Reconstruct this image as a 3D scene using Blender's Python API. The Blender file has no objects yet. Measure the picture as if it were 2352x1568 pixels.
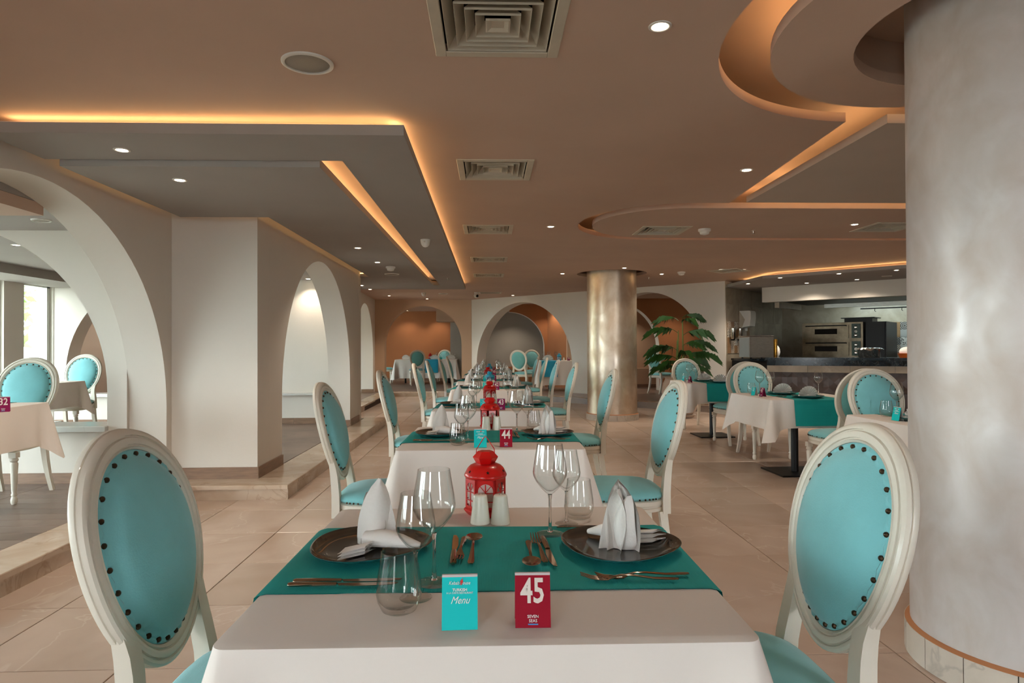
import bpy, bmesh, math, random
from mathutils import Vector, Matrix
random.seed(7)
PI = math.pi
scene = bpy.context.scene
COL = scene.collection

# ---------------------------------------------------------------- camera
YAW, PITCH, ROLL, EYE = -0.0358, -0.0093, -0.0041, 1.2088
FPX = 1480.93                                   # focal length in pixels of the 2352 px wide frame
def cam_matrix():
    cy, sy = math.cos(YAW), math.sin(YAW)
    Rz = Matrix(((cy, sy, 0), (-sy, cy, 0), (0, 0, 1)))
    B = Matrix(((1, 0, 0), (0, 0, -1), (0, 1, 0)))
    cp, sp = math.cos(PITCH), math.sin(PITCH)
    Rx = Matrix(((1, 0, 0), (0, cp, -sp), (0, sp, cp)))
    cr, sr = math.cos(ROLL), math.sin(ROLL)
    Rr = Matrix(((cr, -sr, 0), (sr, cr, 0), (0, 0, 1)))
    return Rr @ Rx @ B @ Rz                      # rows: right, down, forward
M3 = cam_matrix()
cam_data = bpy.data.cameras.new('camera')
cam_data.sensor_width = 36.0
cam_data.lens = FPX / 2352 * 36.0
cam_data.clip_start = 0.02
cam_data.clip_end = 300
cam = bpy.data.objects.new('camera', cam_data)
COL.objects.link(cam)
R3 = Matrix((M3[0], -M3[1], -M3[2])).transposed()
cam.matrix_world = Matrix.Translation((0, 0, EYE)) @ R3.to_4x4()
scene.camera = cam

# ---------------------------------------------------------------- sky, exposure
world = bpy.data.worlds.new('sky')
scene.world = world
world.use_nodes = True
bg = world.node_tree.nodes['Background']
bg.inputs['Color'].default_value = (0.90, 0.96, 1.0, 1)
bg.inputs['Strength'].default_value = 21.0
scene.view_settings.view_transform = 'Standard'
scene.view_settings.look = 'None'
scene.view_settings.exposure = -0.12
scene.view_settings.gamma = 1.0
scene.view_settings.use_curve_mapping = False
cy_ = scene.cycles
cy_.use_denoising = True
cy_.max_bounces = 20
cy_.diffuse_bounces = 5
cy_.glossy_bounces = 4
cy_.transmission_bounces = 20
cy_.transparent_max_bounces = 16
cy_.sample_clamp_indirect = 4.0
cy_.use_adaptive_sampling = True
cy_.adaptive_threshold = 0.02

# ---------------------------------------------------------------- pixel -> place
def ray(u, v):
    d = Vector(((u - 1176) / FPX, (v - 784) / FPX, 1.0))
    return M3.transposed() @ d
def atz(u, v, z):
    d = ray(u, v); t = (z - EYE) / d.z
    return Vector((0, 0, EYE)) + d * t
def aty(u, v, y):
    d = ray(u, v)
    return Vector((0, 0, EYE)) + d * (y / d.y)

# ---------------------------------------------------------------- materials
def lin(c):
    c /= 255.0
    return c / 12.92 if c <= 0.04045 else ((c + 0.055) / 1.055) ** 2.4
def S(r, g, b):
    return (lin(r), lin(g), lin(b), 1.0)
MATS = {}
def mat(name, col, rough=0.6, metal=0.0, vary=None, bump=None, streak=None, spec=0.5, emit=None, coat=0.0, sheen=0.0, trans=0.0, ior=1.45):
    """principled material; vary=(scale, amount) mottles the colour, bump=(scale, strength) adds fine relief"""
    m = bpy.data.materials.new(name); m.use_nodes = True
    nt = m.node_tree; N = nt.nodes; L = nt.links
    b = N['Principled BSDF']
    b.inputs['Base Color'].default_value = col
    b.inputs['Roughness'].default_value = rough
    b.inputs['Metallic'].default_value = metal
    b.inputs['Specular IOR Level'].default_value = spec
    b.inputs['Coat Weight'].default_value = coat
    b.inputs['Sheen Weight'].default_value = sheen
    b.inputs['Transmission Weight'].default_value = trans
    b.inputs['IOR'].default_value = ior
    if emit:
        b.inputs['Emission Color'].default_value = emit[0]
        b.inputs['Emission Strength'].default_value = emit[1]
    if vary or bump or streak:
        tc = N.new('ShaderNodeTexCoord')
        mp = N.new('ShaderNodeMapping'); L.new(tc.outputs['Object'], mp.inputs['Vector'])
        if streak: mp.inputs['Scale'].default_value = streak
    if vary:
        nz = N.new('ShaderNodeTexNoise'); nz.inputs['Scale'].default_value = vary[0]; nz.inputs['Detail'].default_value = 5
        L.new(mp.outputs[0], nz.inputs['Vector'])
        mx = N.new('ShaderNodeMix'); mx.data_type = 'RGBA'
        k = vary[1]
        mx.inputs[6].default_value = tuple(max(0, c * (1 - k)) for c in col[:3]) + (1,)
        mx.inputs[7].default_value = tuple(min(1, c * (1 + k)) for c in col[:3]) + (1,)
        rp = N.new('ShaderNodeMapRange'); rp.inputs[1].default_value = 0.3; rp.inputs[2].default_value = 0.7
        L.new(nz.outputs['Fac'], rp.inputs[0]); L.new(rp.outputs[0], mx.inputs[0])
        L.new(mx.outputs[2], b.inputs['Base Color'])
    if bump:
        nb = N.new('ShaderNodeTexNoise'); nb.inputs['Scale'].default_value = bump[0]; nb.inputs['Detail'].default_value = 4
        L.new(mp.outputs[0], nb.inputs['Vector'])
        bp = N.new('ShaderNodeBump'); bp.inputs['Strength'].default_value = bump[1]; bp.inputs['Distance'].default_value = 0.01
        L.new(nb.outputs['Fac'], bp.inputs['Height']); L.new(bp.outputs[0], b.inputs['Normal'])
    MATS[name] = m
    return m

def nodes_of(m):
    nt = m.node_tree
    return nt.nodes, nt.links, nt.nodes['Principled BSDF']
def add_ramp(N, stops):
    r = N.new('ShaderNodeValToRGB')
    e = r.color_ramp.elements
    e[0].position, e[0].color = stops[0]
    e[1].position, e[1].color = stops[-1]
    for p, c in stops[1:-1]:
        x = e.new(p); x.color = c
    return r

M_ceil = mat('brown_ceiling_paint', S(184, 156, 138), 0.85, vary=(1.2, 0.05), bump=(30, 0.05))
M_panel = mat('grey_brown_panel_paint', S(146, 138, 132), 0.8, vary=(1.5, 0.04), bump=(30, 0.05))
M_panel_pale = mat('pale_panel_paint', S(178, 162, 148), 0.8, vary=(1.5, 0.04), bump=(30, 0.05))
M_wall = mat('cream_wall_paint', S(220, 213, 203), 0.8, vary=(1.0, 0.03), bump=(40, 0.06))
M_wall_shaded = mat('shaded_cream_wall_paint', S(196, 166, 140), 0.8, vary=(1.0, 0.03), bump=(40, 0.06))  # cream wall paint with shade and warm light mixed into its colour
M_orange = mat('terracotta_wall_paint', S(162, 104, 64), 0.8, vary=(1.2, 0.06), bump=(40, 0.06))
M_grey = mat('grey_wall_paint', S(165, 158, 148), 0.8, vary=(1.2, 0.05), bump=(40, 0.06))
M_base = mat('brown_baseboard_tile', S(132, 104, 84), 0.35, vary=(6, 0.18), bump=(40, 0.1), streak=(1, 1, 8))
M_white = mat('white_enamel', S(232, 230, 224), 0.35)
M_trimwhite = mat('white_window_frame', S(225, 228, 222), 0.4)
M_grille = mat('grey_beige_vent_metal', S(188, 178, 160), 0.45, vary=(10, 0.06))
M_dark = mat('dark_void', S(18, 15, 13), 0.9)
M_black = mat('black_metal', S(24, 22, 22), 0.4, 0.6)
M_chrome = mat('polished_steel', S(205, 200, 192), 0.16, 1.0)
M_cutlery = mat('bronze_tinted_steel', S(158, 138, 120), 0.14, 1.0)
M_steel = mat('brushed_steel', S(176, 172, 164), 0.35, 1.0, vary=(14, 0.15), streak=(1, 1, 12))
M_red = mat('red_enamel', S(196, 8, 8), 0.3, coat=0.4)
M_blue = mat('blue_enamel', S(38, 158, 190), 0.35, coat=0.3)
M_frost = mat('frosted_pane', S(225, 220, 212), 0.5)
M_cloth = mat('white_tablecloth', S(232, 224, 216), 0.85, bump=(7, 0.45))
M_napkin = mat('white_napkin_linen', S(240, 236, 230), 0.85, bump=(120, 0.12), sheen=0.2)
M_porcelain = mat('cream_porcelain', S(235, 231, 215), 0.2, coat=0.3)
M_led = mat('warm_led_strip', S(255, 180, 90), 0.5, emit=((1.0, 0.66, 0.30, 1), 22.0))
M_led_dim = mat('dim_led_strip', S(255, 180, 90), 0.5, emit=((1.0, 0.60, 0.22, 1), 4.0))
M_bulb = mat('lit_bulb', S(255, 235, 210), 0.5, emit=((1.0, 0.80, 0.58, 1), 30.0))
M_text = mat('pale_print', S(225, 214, 205), 0.6)
M_textw = mat('white_print', S(238, 240, 238), 0.6)
M_cardred = mat('crimson_card', S(140, 4, 32), 0.6, spec=0.2)
M_cardpur = mat('purple_card', S(128, 16, 70), 0.6, spec=0.2)
M_cardteal = mat('turquoise_card', S(20, 190, 190), 0.6, spec=0.2)
M_acryl = mat('clear_acrylic_edge', S(205, 196, 196), 0.15)
M_bluep = mat('blue_print', S(40, 140, 200), 0.5)
M_redp = mat('red_print', S(190, 25, 20), 0.5)

def glass_mat(name, tint=(1, 1, 1, 1)):
    m = bpy.data.materials.new(name); m.use_nodes = True
    nt = m.node_tree; N = nt.nodes; L = nt.links
    for n in list(N): N.remove(n)
    out = N.new('ShaderNodeOutputMaterial')
    g = N.new('ShaderNodeBsdfGlass'); g.inputs['Color'].default_value = tint; g.inputs['IOR'].default_value = 1.45; g.inputs['Roughness'].default_value = 0
    L.new(g.outputs[0], out.inputs[0])
    return m
M_glass = glass_mat('clear_glass', (1, 1, 1, 1))
def thin_glass(name):
    """thin blown wall: clear face on, mirror-like towards the rim"""
    m = bpy.data.materials.new(name); m.use_nodes = True
    nt = m.node_tree; N = nt.nodes; L = nt.links
    for n in list(N): N.remove(n)
    out = N.new('ShaderNodeOutputMaterial')
    t = N.new('ShaderNodeBsdfTransparent'); t.inputs[0].default_value = (0.985, 0.99, 0.985, 1)
    g = N.new('ShaderNodeBsdfGlossy'); g.inputs['Roughness'].default_value = 0.0
    lw = N.new('ShaderNodeLayerWeight'); lw.inputs[0].default_value = 0.5
    pw = N.new('ShaderNodeMath'); pw.operation = 'POWER'; pw.inputs[1].default_value = 3.5; L.new(lw.outputs['Facing'], pw.inputs[0])
    mr = N.new('ShaderNodeMapRange'); mr.inputs[3].default_value = 0.045; mr.inputs[4].default_value = 0.8; L.new(pw.outputs[0], mr.inputs[0])
    mx = N.new('ShaderNodeMixShader')
    L.new(mr.outputs[0], mx.inputs[0]); L.new(t.outputs[0], mx.inputs[1]); L.new(g.outputs[0], mx.inputs[2]); L.new(mx.outputs[0], out.inputs[0])
    return m
M_thin = thin_glass('thin_blown_glass')
def pane_mat(name):
    m = bpy.data.materials.new(name); m.use_nodes = True
    nt = m.node_tree; N = nt.nodes; L = nt.links
    for n in list(N): N.remove(n)
    out = N.new('ShaderNodeOutputMaterial')
    t = N.new('ShaderNodeBsdfTransparent'); t.inputs[0].default_value = (0.93, 0.97, 0.96, 1)
    g = N.new('ShaderNodeBsdfGlossy'); g.inputs['Roughness'].default_value = 0.02
    mx = N.new('ShaderNodeMixShader')
    mx.inputs[0].default_value = 0.06; L.new(t.outputs[0], mx.inputs[1]); L.new(g.outputs[0], mx.inputs[2]); L.new(mx.outputs[0], out.inputs[0])
    return m
M_pane = pane_mat('window_glass')

def marble(name, base, dark, vein, rough, scale=1.6, veinw=0.02):
    m = mat(name, base, rough)
    N, L, b = nodes_of(m)
    tc = N.new('ShaderNodeTexCoord')
    oi = N.new('ShaderNodeObjectInfo')
    ad = N.new('ShaderNodeVectorMath'); ad.operation = 'MULTIPLY_ADD'
    cmb = N.new('ShaderNodeCombineXYZ')
    ml = N.new('ShaderNodeMath'); ml.operation = 'MULTIPLY'; ml.inputs[1].default_value = 37.0
    L.new(oi.outputs['Random'], ml.inputs[0]); L.new(ml.outputs[0], cmb.inputs[0]); L.new(ml.outputs[0], cmb.inputs[1])
    av = N.new('ShaderNodeVectorMath'); av.operation = 'ADD'
    L.new(tc.outputs['Object'], av.inputs[0]); L.new(cmb.outputs[0], av.inputs[1])
    n1 = N.new('ShaderNodeTexNoise'); n1.inputs['Scale'].default_value = scale; n1.inputs['Detail'].default_value = 6; n1.inputs['Distortion'].default_value = 1.0
    L.new(av.outputs[0], n1.inputs['Vector'])
    r1 = add_ramp(N, [(0.3, dark), (0.7, base)])
    L.new(n1.outputs['Fac'], r1.inputs[0])
    n2 = N.new('ShaderNodeTexNoise'); n2.inputs['Scale'].default_value = scale * 0.9; n2.inputs['Detail'].default_value = 5; n2.inputs['Distortion'].default_value = 0.6
    L.new(av.outputs[0], n2.inputs['Vector'])
    d = N.new('ShaderNodeMath'); d.operation = 'SUBTRACT'; d.inputs[1].default_value = 0.56; L.new(n2.outputs['Fac'], d.inputs[0])
    a = N.new('ShaderNodeMath'); a.operation = 'ABSOLUTE'; L.new(d.outputs[0], a.inputs[0])
    mr = N.new('ShaderNodeMapRange'); mr.inputs[1].default_value = 0; mr.inputs[2].default_value = veinw; mr.inputs[3].default_value = 0.35; mr.inputs[4].default_value = 0
    L.new(a.outputs[0], mr.inputs[0])
    mx = N.new('ShaderNodeMix'); mx.data_type = 'RGBA'; mx.inputs[7].default_value = vein
    L.new(mr.outputs[0], mx.inputs[0]); L.new(r1.outputs[0], mx.inputs[6]); L.new(mx.outputs[2], b.inputs['Base Color'])
    # tone differs from piece to piece
    hs = N.new('ShaderNodeHueSaturation')
    mv = N.new('ShaderNodeMapRange'); mv.inputs[3].default_value = 0.93; mv.inputs[4].default_value = 1.06
    L.new(oi.outputs['Random'], mv.inputs[0]); L.new(mv.outputs[0], hs.inputs['Value'])
    L.new(mx.outputs[2], hs.inputs['Color']); L.new(hs.outputs[0], b.inputs['Base Color'])
    return m
M_tile = marble('beige_marble_tile', S(206, 186, 172), S(188, 165, 148), S(226, 212, 200), 0.22, 1.3, 0.006)
M_step = marble('polished_step_marble', S(204, 186, 168), S(172, 148, 126), S(140, 112, 88), 0.16, 2.5, 0.012)
M_sill = marble('white_sill_marble', S(222, 222, 216), S(205, 205, 200), S(180, 180, 176), 0.12, 2.5, 0.01)
M_colbase = marble('stained_marble_plinth', S(206, 196, 182), S(186, 174, 160), S(120, 114, 108), 0.35, 4.0, 0.02)
M_plank = marble('grey_brown_plank_tile', S(138, 120, 108), S(108, 90, 80), S(92, 76, 66), 0.3, 2.0, 0.03)
for n_ in M_plank.node_tree.nodes:
    if n_.type == 'TEX_NOISE': n_.inputs['Distortion'].default_value = 0.2
M_granite = marble('blue_black_granite', S(30, 42, 50), S(14, 18, 22), S(120, 126, 126), 0.15, 9.0, 0.012)
M_ktile = marble('beige_kitchen_tile', S(170, 156, 136), S(140, 126, 106), S(120, 106, 90), 0.35, 2.5, 0.01)

def fabric(name, col, sheen=0.3):
    m = mat(name, col, 0.75, vary=(9, 0.06), bump=(260, 0.10), sheen=sheen)
    return m
M_fab = fabric('aqua_upholstery', S(124, 194, 199))
M_fabback = fabric('aqua_upholstery_reverse', S(106, 174, 170))
M_runner = fabric('teal_runner_weave', S(14, 156, 154), 0.0)
def runner_weave(m):
    N, L, b = nodes_of(m)
    tc = N.new('ShaderNodeTexCoord'); w = N.new('ShaderNodeTexWave'); w.inputs['Scale'].default_value = 95; w.inputs['Distortion'].default_value = 1.2
    L.new(tc.outputs['Object'], w.inputs['Vector'])
    for n in N:
        if n.type == 'BUMP':
            n.inputs['Strength'].default_value = 0.25; n.inputs['Distance'].default_value = 0.001
            L.new(w.outputs['Fac'], n.inputs['Height'])
runner_weave(M_runner)
M_chairwood = mat('cream_painted_wood', S(228, 221, 206), 0.4, vary=(5, 0.05), bump=(20, 0.04), coat=0.2)
M_nail = mat('bronze_nailhead', S(74, 58, 44), 0.35, 0.9)
M_plate = mat('dark_bronze_glaze', S(40, 38, 32), 0.12, vary=(7, 0.45), coat=0.4, streak=(1, 3, 1))
M_plateteal = mat('teal_glaze', S(36, 110, 116), 0.15, coat=0.5)

def column_mat():
    m = mat('pearl_champagne_plaster', S(196, 184, 168), 0.42, 0.25)
    N, L, b = nodes_of(m)
    tc = N.new('ShaderNodeTexCoord'); mp = N.new('ShaderNodeMapping'); mp.inputs['Scale'].default_value = (1, 1, 0.7)
    L.new(tc.outputs['Object'], mp.inputs[0])
    n = N.new('ShaderNodeTexNoise'); n.inputs['Scale'].default_value = 6.0; n.inputs['Detail'].default_value = 6; n.inputs['Distortion'].default_value = 0.6
    L.new(mp.outputs[0], n.inputs['Vector'])
    r = add_ramp(N, [(0.3, S(196, 184, 174)), (0.5, S(206, 198, 192)), (0.7, S(216, 211, 208))])
    L.new(n.outputs['Fac'], r.inputs[0]); L.new(r.outputs[0], b.inputs['Base Color'])
    mr = N.new('ShaderNodeMapRange'); mr.inputs[1].default_value = 0.3; mr.inputs[2].default_value = 0.7; mr.inputs[3].default_value = 0.55; mr.inputs[4].default_value = 0.32
    L.new(n.outputs['Fac'], mr.inputs[0]); L.new(mr.outputs[0], b.inputs['Roughness'])
    bp = N.new('ShaderNodeBump'); bp.inputs['Strength'].default_value = 0.08; bp.inputs['Distance'].default_value = 0.01
    L.new(n.outputs['Fac'], bp.inputs['Height']); L.new(bp.outputs[0], b.inputs['Normal'])
    return m
M_column = column_mat()
M_colgold = column_mat(); M_colgold.name = 'gold_leaf_plaster'
nodes_of(M_colgold)[2].inputs['Metallic'].default_value = 0.85
for n_ in M_colgold.node_tree.nodes:
    if n_.type == 'VALTORGB':
        for e_, c_ in zip(n_.color_ramp.elements, (S(208, 186, 160), S(220, 202, 180), S(232, 218, 200))): e_.color = c_
    if n_.type == 'MAP_RANGE': n_.inputs[3].default_value = 0.48; n_.inputs[4].default_value = 0.3

# ---------------------------------------------------------------- mesh building
class MB:
    def __init__(s): s.v = []; s.f = []
    def add(s, vs, fs):
        o = len(s.v); s.v += [tuple(p) for p in vs]; s.f += [tuple(i + o for i in f) for f in fs]; return s
    def box(s, c, d, rz=0.0, M=None):
        x, y, z = d[0] / 2, d[1] / 2, d[2] / 2
        vs = [Vector((a, b, e)) for a in (-x, x) for b in (-y, y) for e in (-z, z)]
        Mx = M if M else Matrix.Rotation(rz, 3, 'Z')
        vs = [Mx @ p + Vector(c) for p in vs]
        return s.add(vs, [(0, 1, 3, 2), (4, 6, 7, 5), (0, 4, 5, 1), (2, 3, 7, 6), (0, 2, 6, 4), (1, 5, 7, 3)])
    def b2(s, lo, hi):
        return s.box([(a + b) / 2 for a, b in zip(lo, hi)], [b - a for a, b in zip(lo, hi)])
    def bevbox(s, c, d, e=0.004, rz=0.0):
        """box with chamfered vertical and top edges"""
        x, y, z = d[0] / 2, d[1] / 2, d[2] / 2
        Mx = Matrix.Rotation(rz, 3, 'Z')
        rings = [(-z, 0), (z - e, 0), (z, e)]
        vs = []
        for zz, k in rings:
            for a, b in ((-1, -1), (1, -1), (1, 1), (-1, 1)):
                vs.append(Mx @ Vector((a * (x - k), b * (y - k), zz)) + Vector(c))
        fs = [(3, 2, 1, 0), (8, 9, 10, 11)]
        for r in (0, 4):
            for i in range(4): fs.append((r + i, r + (i + 1) % 4, r + 4 + (i + 1) % 4, r + 4 + i))
        return s.add(vs, fs)
    def rings(s, rs, cap0=True, cap1=True, closed=True):
        """loft between rings of equally many points"""
        n = len(rs[0]); vs = [p for r in rs for p in r]; fs = []
        for j in range(len(rs) - 1):
            for i in range(n if closed else n - 1):
                a = j * n + i; b = j * n + (i + 1) % n
                fs.append((a, b, b + n, a + n))
        if cap0: fs.append(tuple(range(n - 1, -1, -1)))
        if cap1: fs.append(tuple(range((len(rs) - 1) * n, len(rs) * n)))
        return s.add(vs, fs)
    def lathe(s, prof, n=24, c=(0, 0, 0), flute=None, caps=True, ph=0.0):
        rs = []
        for r, z in prof:
            ring = []
            for i in range(n):
                a = 2 * PI * i / n + ph
                k = r
                if flute and flute[0] < z < flute[1]: k = r * (1 - 0.10 * (i % 2))
                ring.append((c[0] + k * math.cos(a), c[1] + k * math.sin(a), c[2] + z))
            rs.append(ring)
        return s.rings(rs, caps, caps)
    def tube(s, path, r, n=8, caps=True, rx=None, up=None):
        """sweep an ellipse (r wide, rx high) along a path; r may be a list"""
        P = [Vector(p) for p in path]; rs = []
        prev = None
        for i, p in enumerate(P):
            t = (P[min(i + 1, len(P) - 1)] - P[max(i - 1, 0)]).normalized()
            u = Vector(up) if up else (Vector((0, 0, 1)) if abs(t.z) < 0.9 else Vector((0, 1, 0)))
            a = t.cross(u).normalized(); b = a.cross(t).normalized()
            if prev is not None and not up and a.dot(prev) < 0: a = -a; b = -b
            prev = a
            r1 = r[i] if isinstance(r, (list, tuple)) else r
            r2 = (rx[i] if isinstance(rx, (list, tuple)) else rx) if rx is not None else r1
            rs.append([p + a * (r1 * math.cos(2 * PI * k / n + PI / n)) + b * (r2 * math.sin(2 * PI * k / n + PI / n)) for k in range(n)])
        return s.rings(rs, caps, caps)
    def prism(s, poly, z0, z1):
        n = len(poly)
        return s.rings([[(p[0], p[1], z0) for p in poly], [(p[0], p[1], z1) for p in poly]])
    def sphere(s, c, r, n=12, m=8, sc=(1, 1, 1), zlo=-1.0):
        rs = []
        for j in range(m + 1):
            a = -PI / 2 + PI * j / m
            z = max(math.sin(a), zlo); k = max(math.cos(a), 0.02)
            rs.append([(c[0] + r * sc[0] * k * math.cos(2 * PI * i / n), c[1] + r * sc[1] * k * math.sin(2 * PI * i / n), c[2] + r * sc[2] * z) for i in range(n)])
        return s.rings(rs)
    def grid(s, P, closed_u=False):
        """P[j][i] grid of points"""
        m = len(P); n = len(P[0]); fs = []
        for j in range(m - 1):
            for i in range(n if closed_u else n - 1):
                a = j * n + i; b = j * n + (i + 1) % n
                fs.append((a, b, b + n, a + n))
        return s.add([p for r in P for p in r], fs)
    def xf(s, M):
        s.v = [tuple(M @ Vector(p)) for p in s.v]; return s

def mesh_of(name, mb, smooth=35, fix=True):
    me = bpy.data.meshes.new(name)
    me.from_pydata(mb.v, [], mb.f)
    if fix:
        bm = bmesh.new(); bm.from_mesh(me)
        bmesh.ops.recalc_face_normals(bm, faces=bm.faces)
        bm.to_mesh(me); bm.free()
    if smooth:
        for p in me.polygons: p.use_smooth = True
        me.set_sharp_from_angle(angle=math.radians(smooth))
    me.update()
    return me
def link(name, data, parent=None, loc=None, rz=None):
    o = bpy.data.objects.new(name, data); COL.objects.link(o)
    if parent is not None: o.parent = parent
    if loc is not None: o.location = loc
    if rz is not None: o.rotation_euler = (0, 0, rz)
    return o
def obj(name, mb, m, parent=None, loc=None, rz=None, smooth=35, fix=True):
    me = mesh_of(name, mb, smooth, fix)
    me.materials.append(m)
    return link(name, me, parent, loc, rz)
def tag(o, label, cat, group=None):
    o['label'] = label; o['category'] = cat
    if group: o['group'] = group
    return o
def thing(name, label, cat, loc=(0, 0, 0), rz=0.0, group=None):
    o = link(name, None, None, loc, rz); o.empty_display_size = 0.1
    return tag(o, label, cat, group)
def struct(o):
    o['kind'] = 'structure'; return o
def setting(name, mb, m, smooth=35):
    return struct(obj(name, mb, m, smooth=smooth))
def dup(root, loc, rz, label=None, group=None, scale=None):
    r = root.copy(); COL.objects.link(r); r.location = loc; r.rotation_euler = (0, 0, rz)
    if scale: r.scale = scale
    if label: r['label'] = label
    if group: r['group'] = group
    for ch in list(root.children):
        c = ch.copy(); COL.objects.link(c); c.parent = r
        for g in list(ch.children):
            d = g.copy(); COL.objects.link(d); d.parent = c
    return r
class Proto:
    """first use moves the built thing itself, later uses copy it"""
    def __init__(s, root): s.root = root; s.used = False
    def place(s, loc, rz, label, group=None, scale=None):
        if not s.used:
            s.used = True; o = s.root; o.location = loc; o.rotation_euler = (0, 0, rz); o['label'] = label
            if group: o['group'] = group
            if scale: o.scale = scale
            return o
        return dup(s.root, loc, rz, label, group, scale)

def curve_fill(name, loops, z0, z1, m, kind=True, parent=None):
    """flat slab with holes: first loop outside, the others holes"""
    cu = bpy.data.curves.new(name, 'CURVE'); cu.dimensions = '2D'; cu.fill_mode = 'BOTH'; cu.extrude = (z1 - z0) / 2
    for lp in loops:
        sp = cu.splines.new('POLY'); sp.points.add(len(lp) - 1)
        for p, q in zip(sp.points, lp): p.co = (q[0], q[1], 0, 1)
        sp.use_cyclic_u = True
    tmp = bpy.data.objects.new(name, cu); COL.objects.link(tmp)
    dg = bpy.context.evaluated_depsgraph_get()
    me = bpy.data.meshes.new_from_object(tmp.evaluated_get(dg))
    bpy.data.objects.remove(tmp); bpy.data.curves.remove(cu)
    me.materials.clear(); me.materials.append(m)
    for p in me.polygons: p.use_smooth = True
    me.set_sharp_from_angle(angle=math.radians(35))
    o = link(name, me, parent, (0, 0, (z0 + z1) / 2))
    return struct(o) if kind else o
def text_mesh(name, body, size, m, parent, loc, rot=(PI / 2, 0, 0), sx=1.0, shear=0.0, align='CENTER', bold=0.0):
    cu = bpy.data.curves.new(name, 'FONT'); cu.body = body; cu.size = size; cu.align_x = align; cu.align_y = 'CENTER'; cu.shear = shear
    cu.extrude = 0.0003; cu.offset = bold; cu.resolution_u = 2
    tmp = bpy.data.objects.new(name, cu); COL.objects.link(tmp)
    dg = bpy.context.evaluated_depsgraph_get()
    me = bpy.data.meshes.new_from_object(tmp.evaluated_get(dg))
    bpy.data.objects.remove(tmp); bpy.data.curves.remove(cu)
    me.materials.clear(); me.materials.append(m)
    if sx != 1.0: me.transform(Matrix.Diagonal((sx, 1, 1, 1)))
    o = link(name, me, parent, loc); o.rotation_euler = rot
    return o
def circle(cx, cy, r, n=64, a0=0.0, a1=2 * PI, end=False):
    k = n + 1 if end else n
    return [(cx + r * math.cos(a0 + (a1 - a0) * i / n), cy + r * math.sin(a0 + (a1 - a0) * i / n)) for i in range(k)]
# ================================================================ SETTING
H = 0.118            # height of the raised galleries
ZC = 2.42            # main ceiling
WA, WB = -2.66, -1.95  # faces of the left arcade

# ---------------------------------------------------------------- main floor with its marble tiles
M_grout = mat('dark_tile_joint', S(70, 52, 42), 0.9)
floor = setting('floor', MB().b2((-2.6, -3.2, -0.12), (10.6, 17.0, -0.008)), M_grout)
tile_me = mesh_of('tile', MB().bevbox((0, 0, -0.006), (0.5955, 0.5955, 0.012), 0.0015), 0)
tile_me.materials.append(M_tile)
def proj(p):
    c = M3 @ (Vector(p) - Vector((0, 0, EYE)))
    if c.z < 0.05: return None
    return (1176 + FPX * c.x / c.z, 784 + FPX * c.y / c.z)
GX, GY = -1.4022, 3.0984
DA, DB = Vector((-0.435, 16.3)), Vector((4.356, 11.739))
DD = (DB - DA).normalized(); DN = Vector((-DD.y, DD.x))
cells = []
for i in range(-3, 16):
    for j in range(-6, 23):
        x, y = GX + 0.6 * (i + 0.5), GY + 0.6 * (j + 0.5)
        edge = -1.61 if 5.24 < y < 10.2 else -2.37
        if x + 0.3 < edge or y > 16.3 or x > 8.0: continue
        if (Vector((x, y)) - DA).dot(DN) > 0.35: continue
        ps = [proj((x + a, y + b, 0)) for a in (-0.3, 0.3) for b in (-0.3, 0.3)]
        vis = any(p and -40 < p[0] < 2392 and p[1] < 1610 for p in ps)
        cells.append((not vis, y if vis else 99, x, y))
cells.sort()
rest = MB()
for k, (nv, _, x, y) in enumerate(cells):
    if k < 298 and not nv:
        link('tile', tile_me, floor, (x, y, random.uniform(-0.0006, 0.0004)))
    else:
        rest.bevbox((x, y, -0.006), (0.5955, 0.5955, 0.012), 0.0015)
o = obj('tile_field', rest, M_tile, floor, smooth=0); o['kind'] = 'stuff'

# ---------------------------------------------------------------- raised gallery floors
plat = MB()
plat.b2((-6.44, -3.2, -0.1), (-2.40, 5.27, H - 0.012))
plat.b2((-6.44, 5.27, -0.1), (-1.64, 10.17, H - 0.012))
plat.b2((-6.44, 10.17, -0.1), (-2.40, 16.1, H - 0.012))
platform = setting('floor_gallery', plat, M_grout)
backp = MB().prism([(-6.44, 16.13), (-0.55, 16.13), (-0.44 - 0.14, 16.3 - 0.15), (4.2, 11.6), (4.5, 11.8), (8.2, 15.5), (8.2, 24), (-6.44, 24)], -0.1, H - 0.001)
platform2 = setting('floor_alcove', backp, M_plank)

def slab_run(parent, p0, p1, w, inward, nseg, nose=0.012):
    """marble kerb: top slabs and risers, one pair per piece; p0->p1 is the outer edge"""
    p0, p1 = Vector(p0), Vector(p1)
    d = (p1 - p0); L = d.length / nseg; t = d.normalized(); n = Vector(inward)
    rz = math.atan2(t.y, t.x)
    for k in range(nseg):
        m = p0 + t * (L * (k + 0.5))
        c = m + n * (w / 2)
        obj('step_slab', MB().bevbox((0, 0, 0), (L - 0.003, w, 0.032), 0.004), M_step, parent, (c.x, c.y, H - 0.016), rz, smooth=0)
        c = m + n * 0.022
        obj('riser', MB().bevbox((0, 0, 0), (L - 0.003, 0.024, H - 0.033), 0.002), M_step, parent, (c.x, c.y, (H - 0.033) / 2), rz, smooth=0)
slab_run(platform, (-2.37, -1.0), (-2.37, 5.22), 0.29, (-1, 0), 5)
slab_run(platform, (-2.66, 5.22), (-1.61, 5.22), 0.29, (0, 1), 1)
obj('riser', MB().bevbox((0, 0, 0), (0.024, 0.272, H - 0.033), 0.002), M_step, platform, (-1.632, 5.378, (H - 0.033) / 2), smooth=0)
slab_run(platform, (-1.61, 5.515), (-1.61, 10.2), 0.34, (-1, 0), 4)
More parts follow.
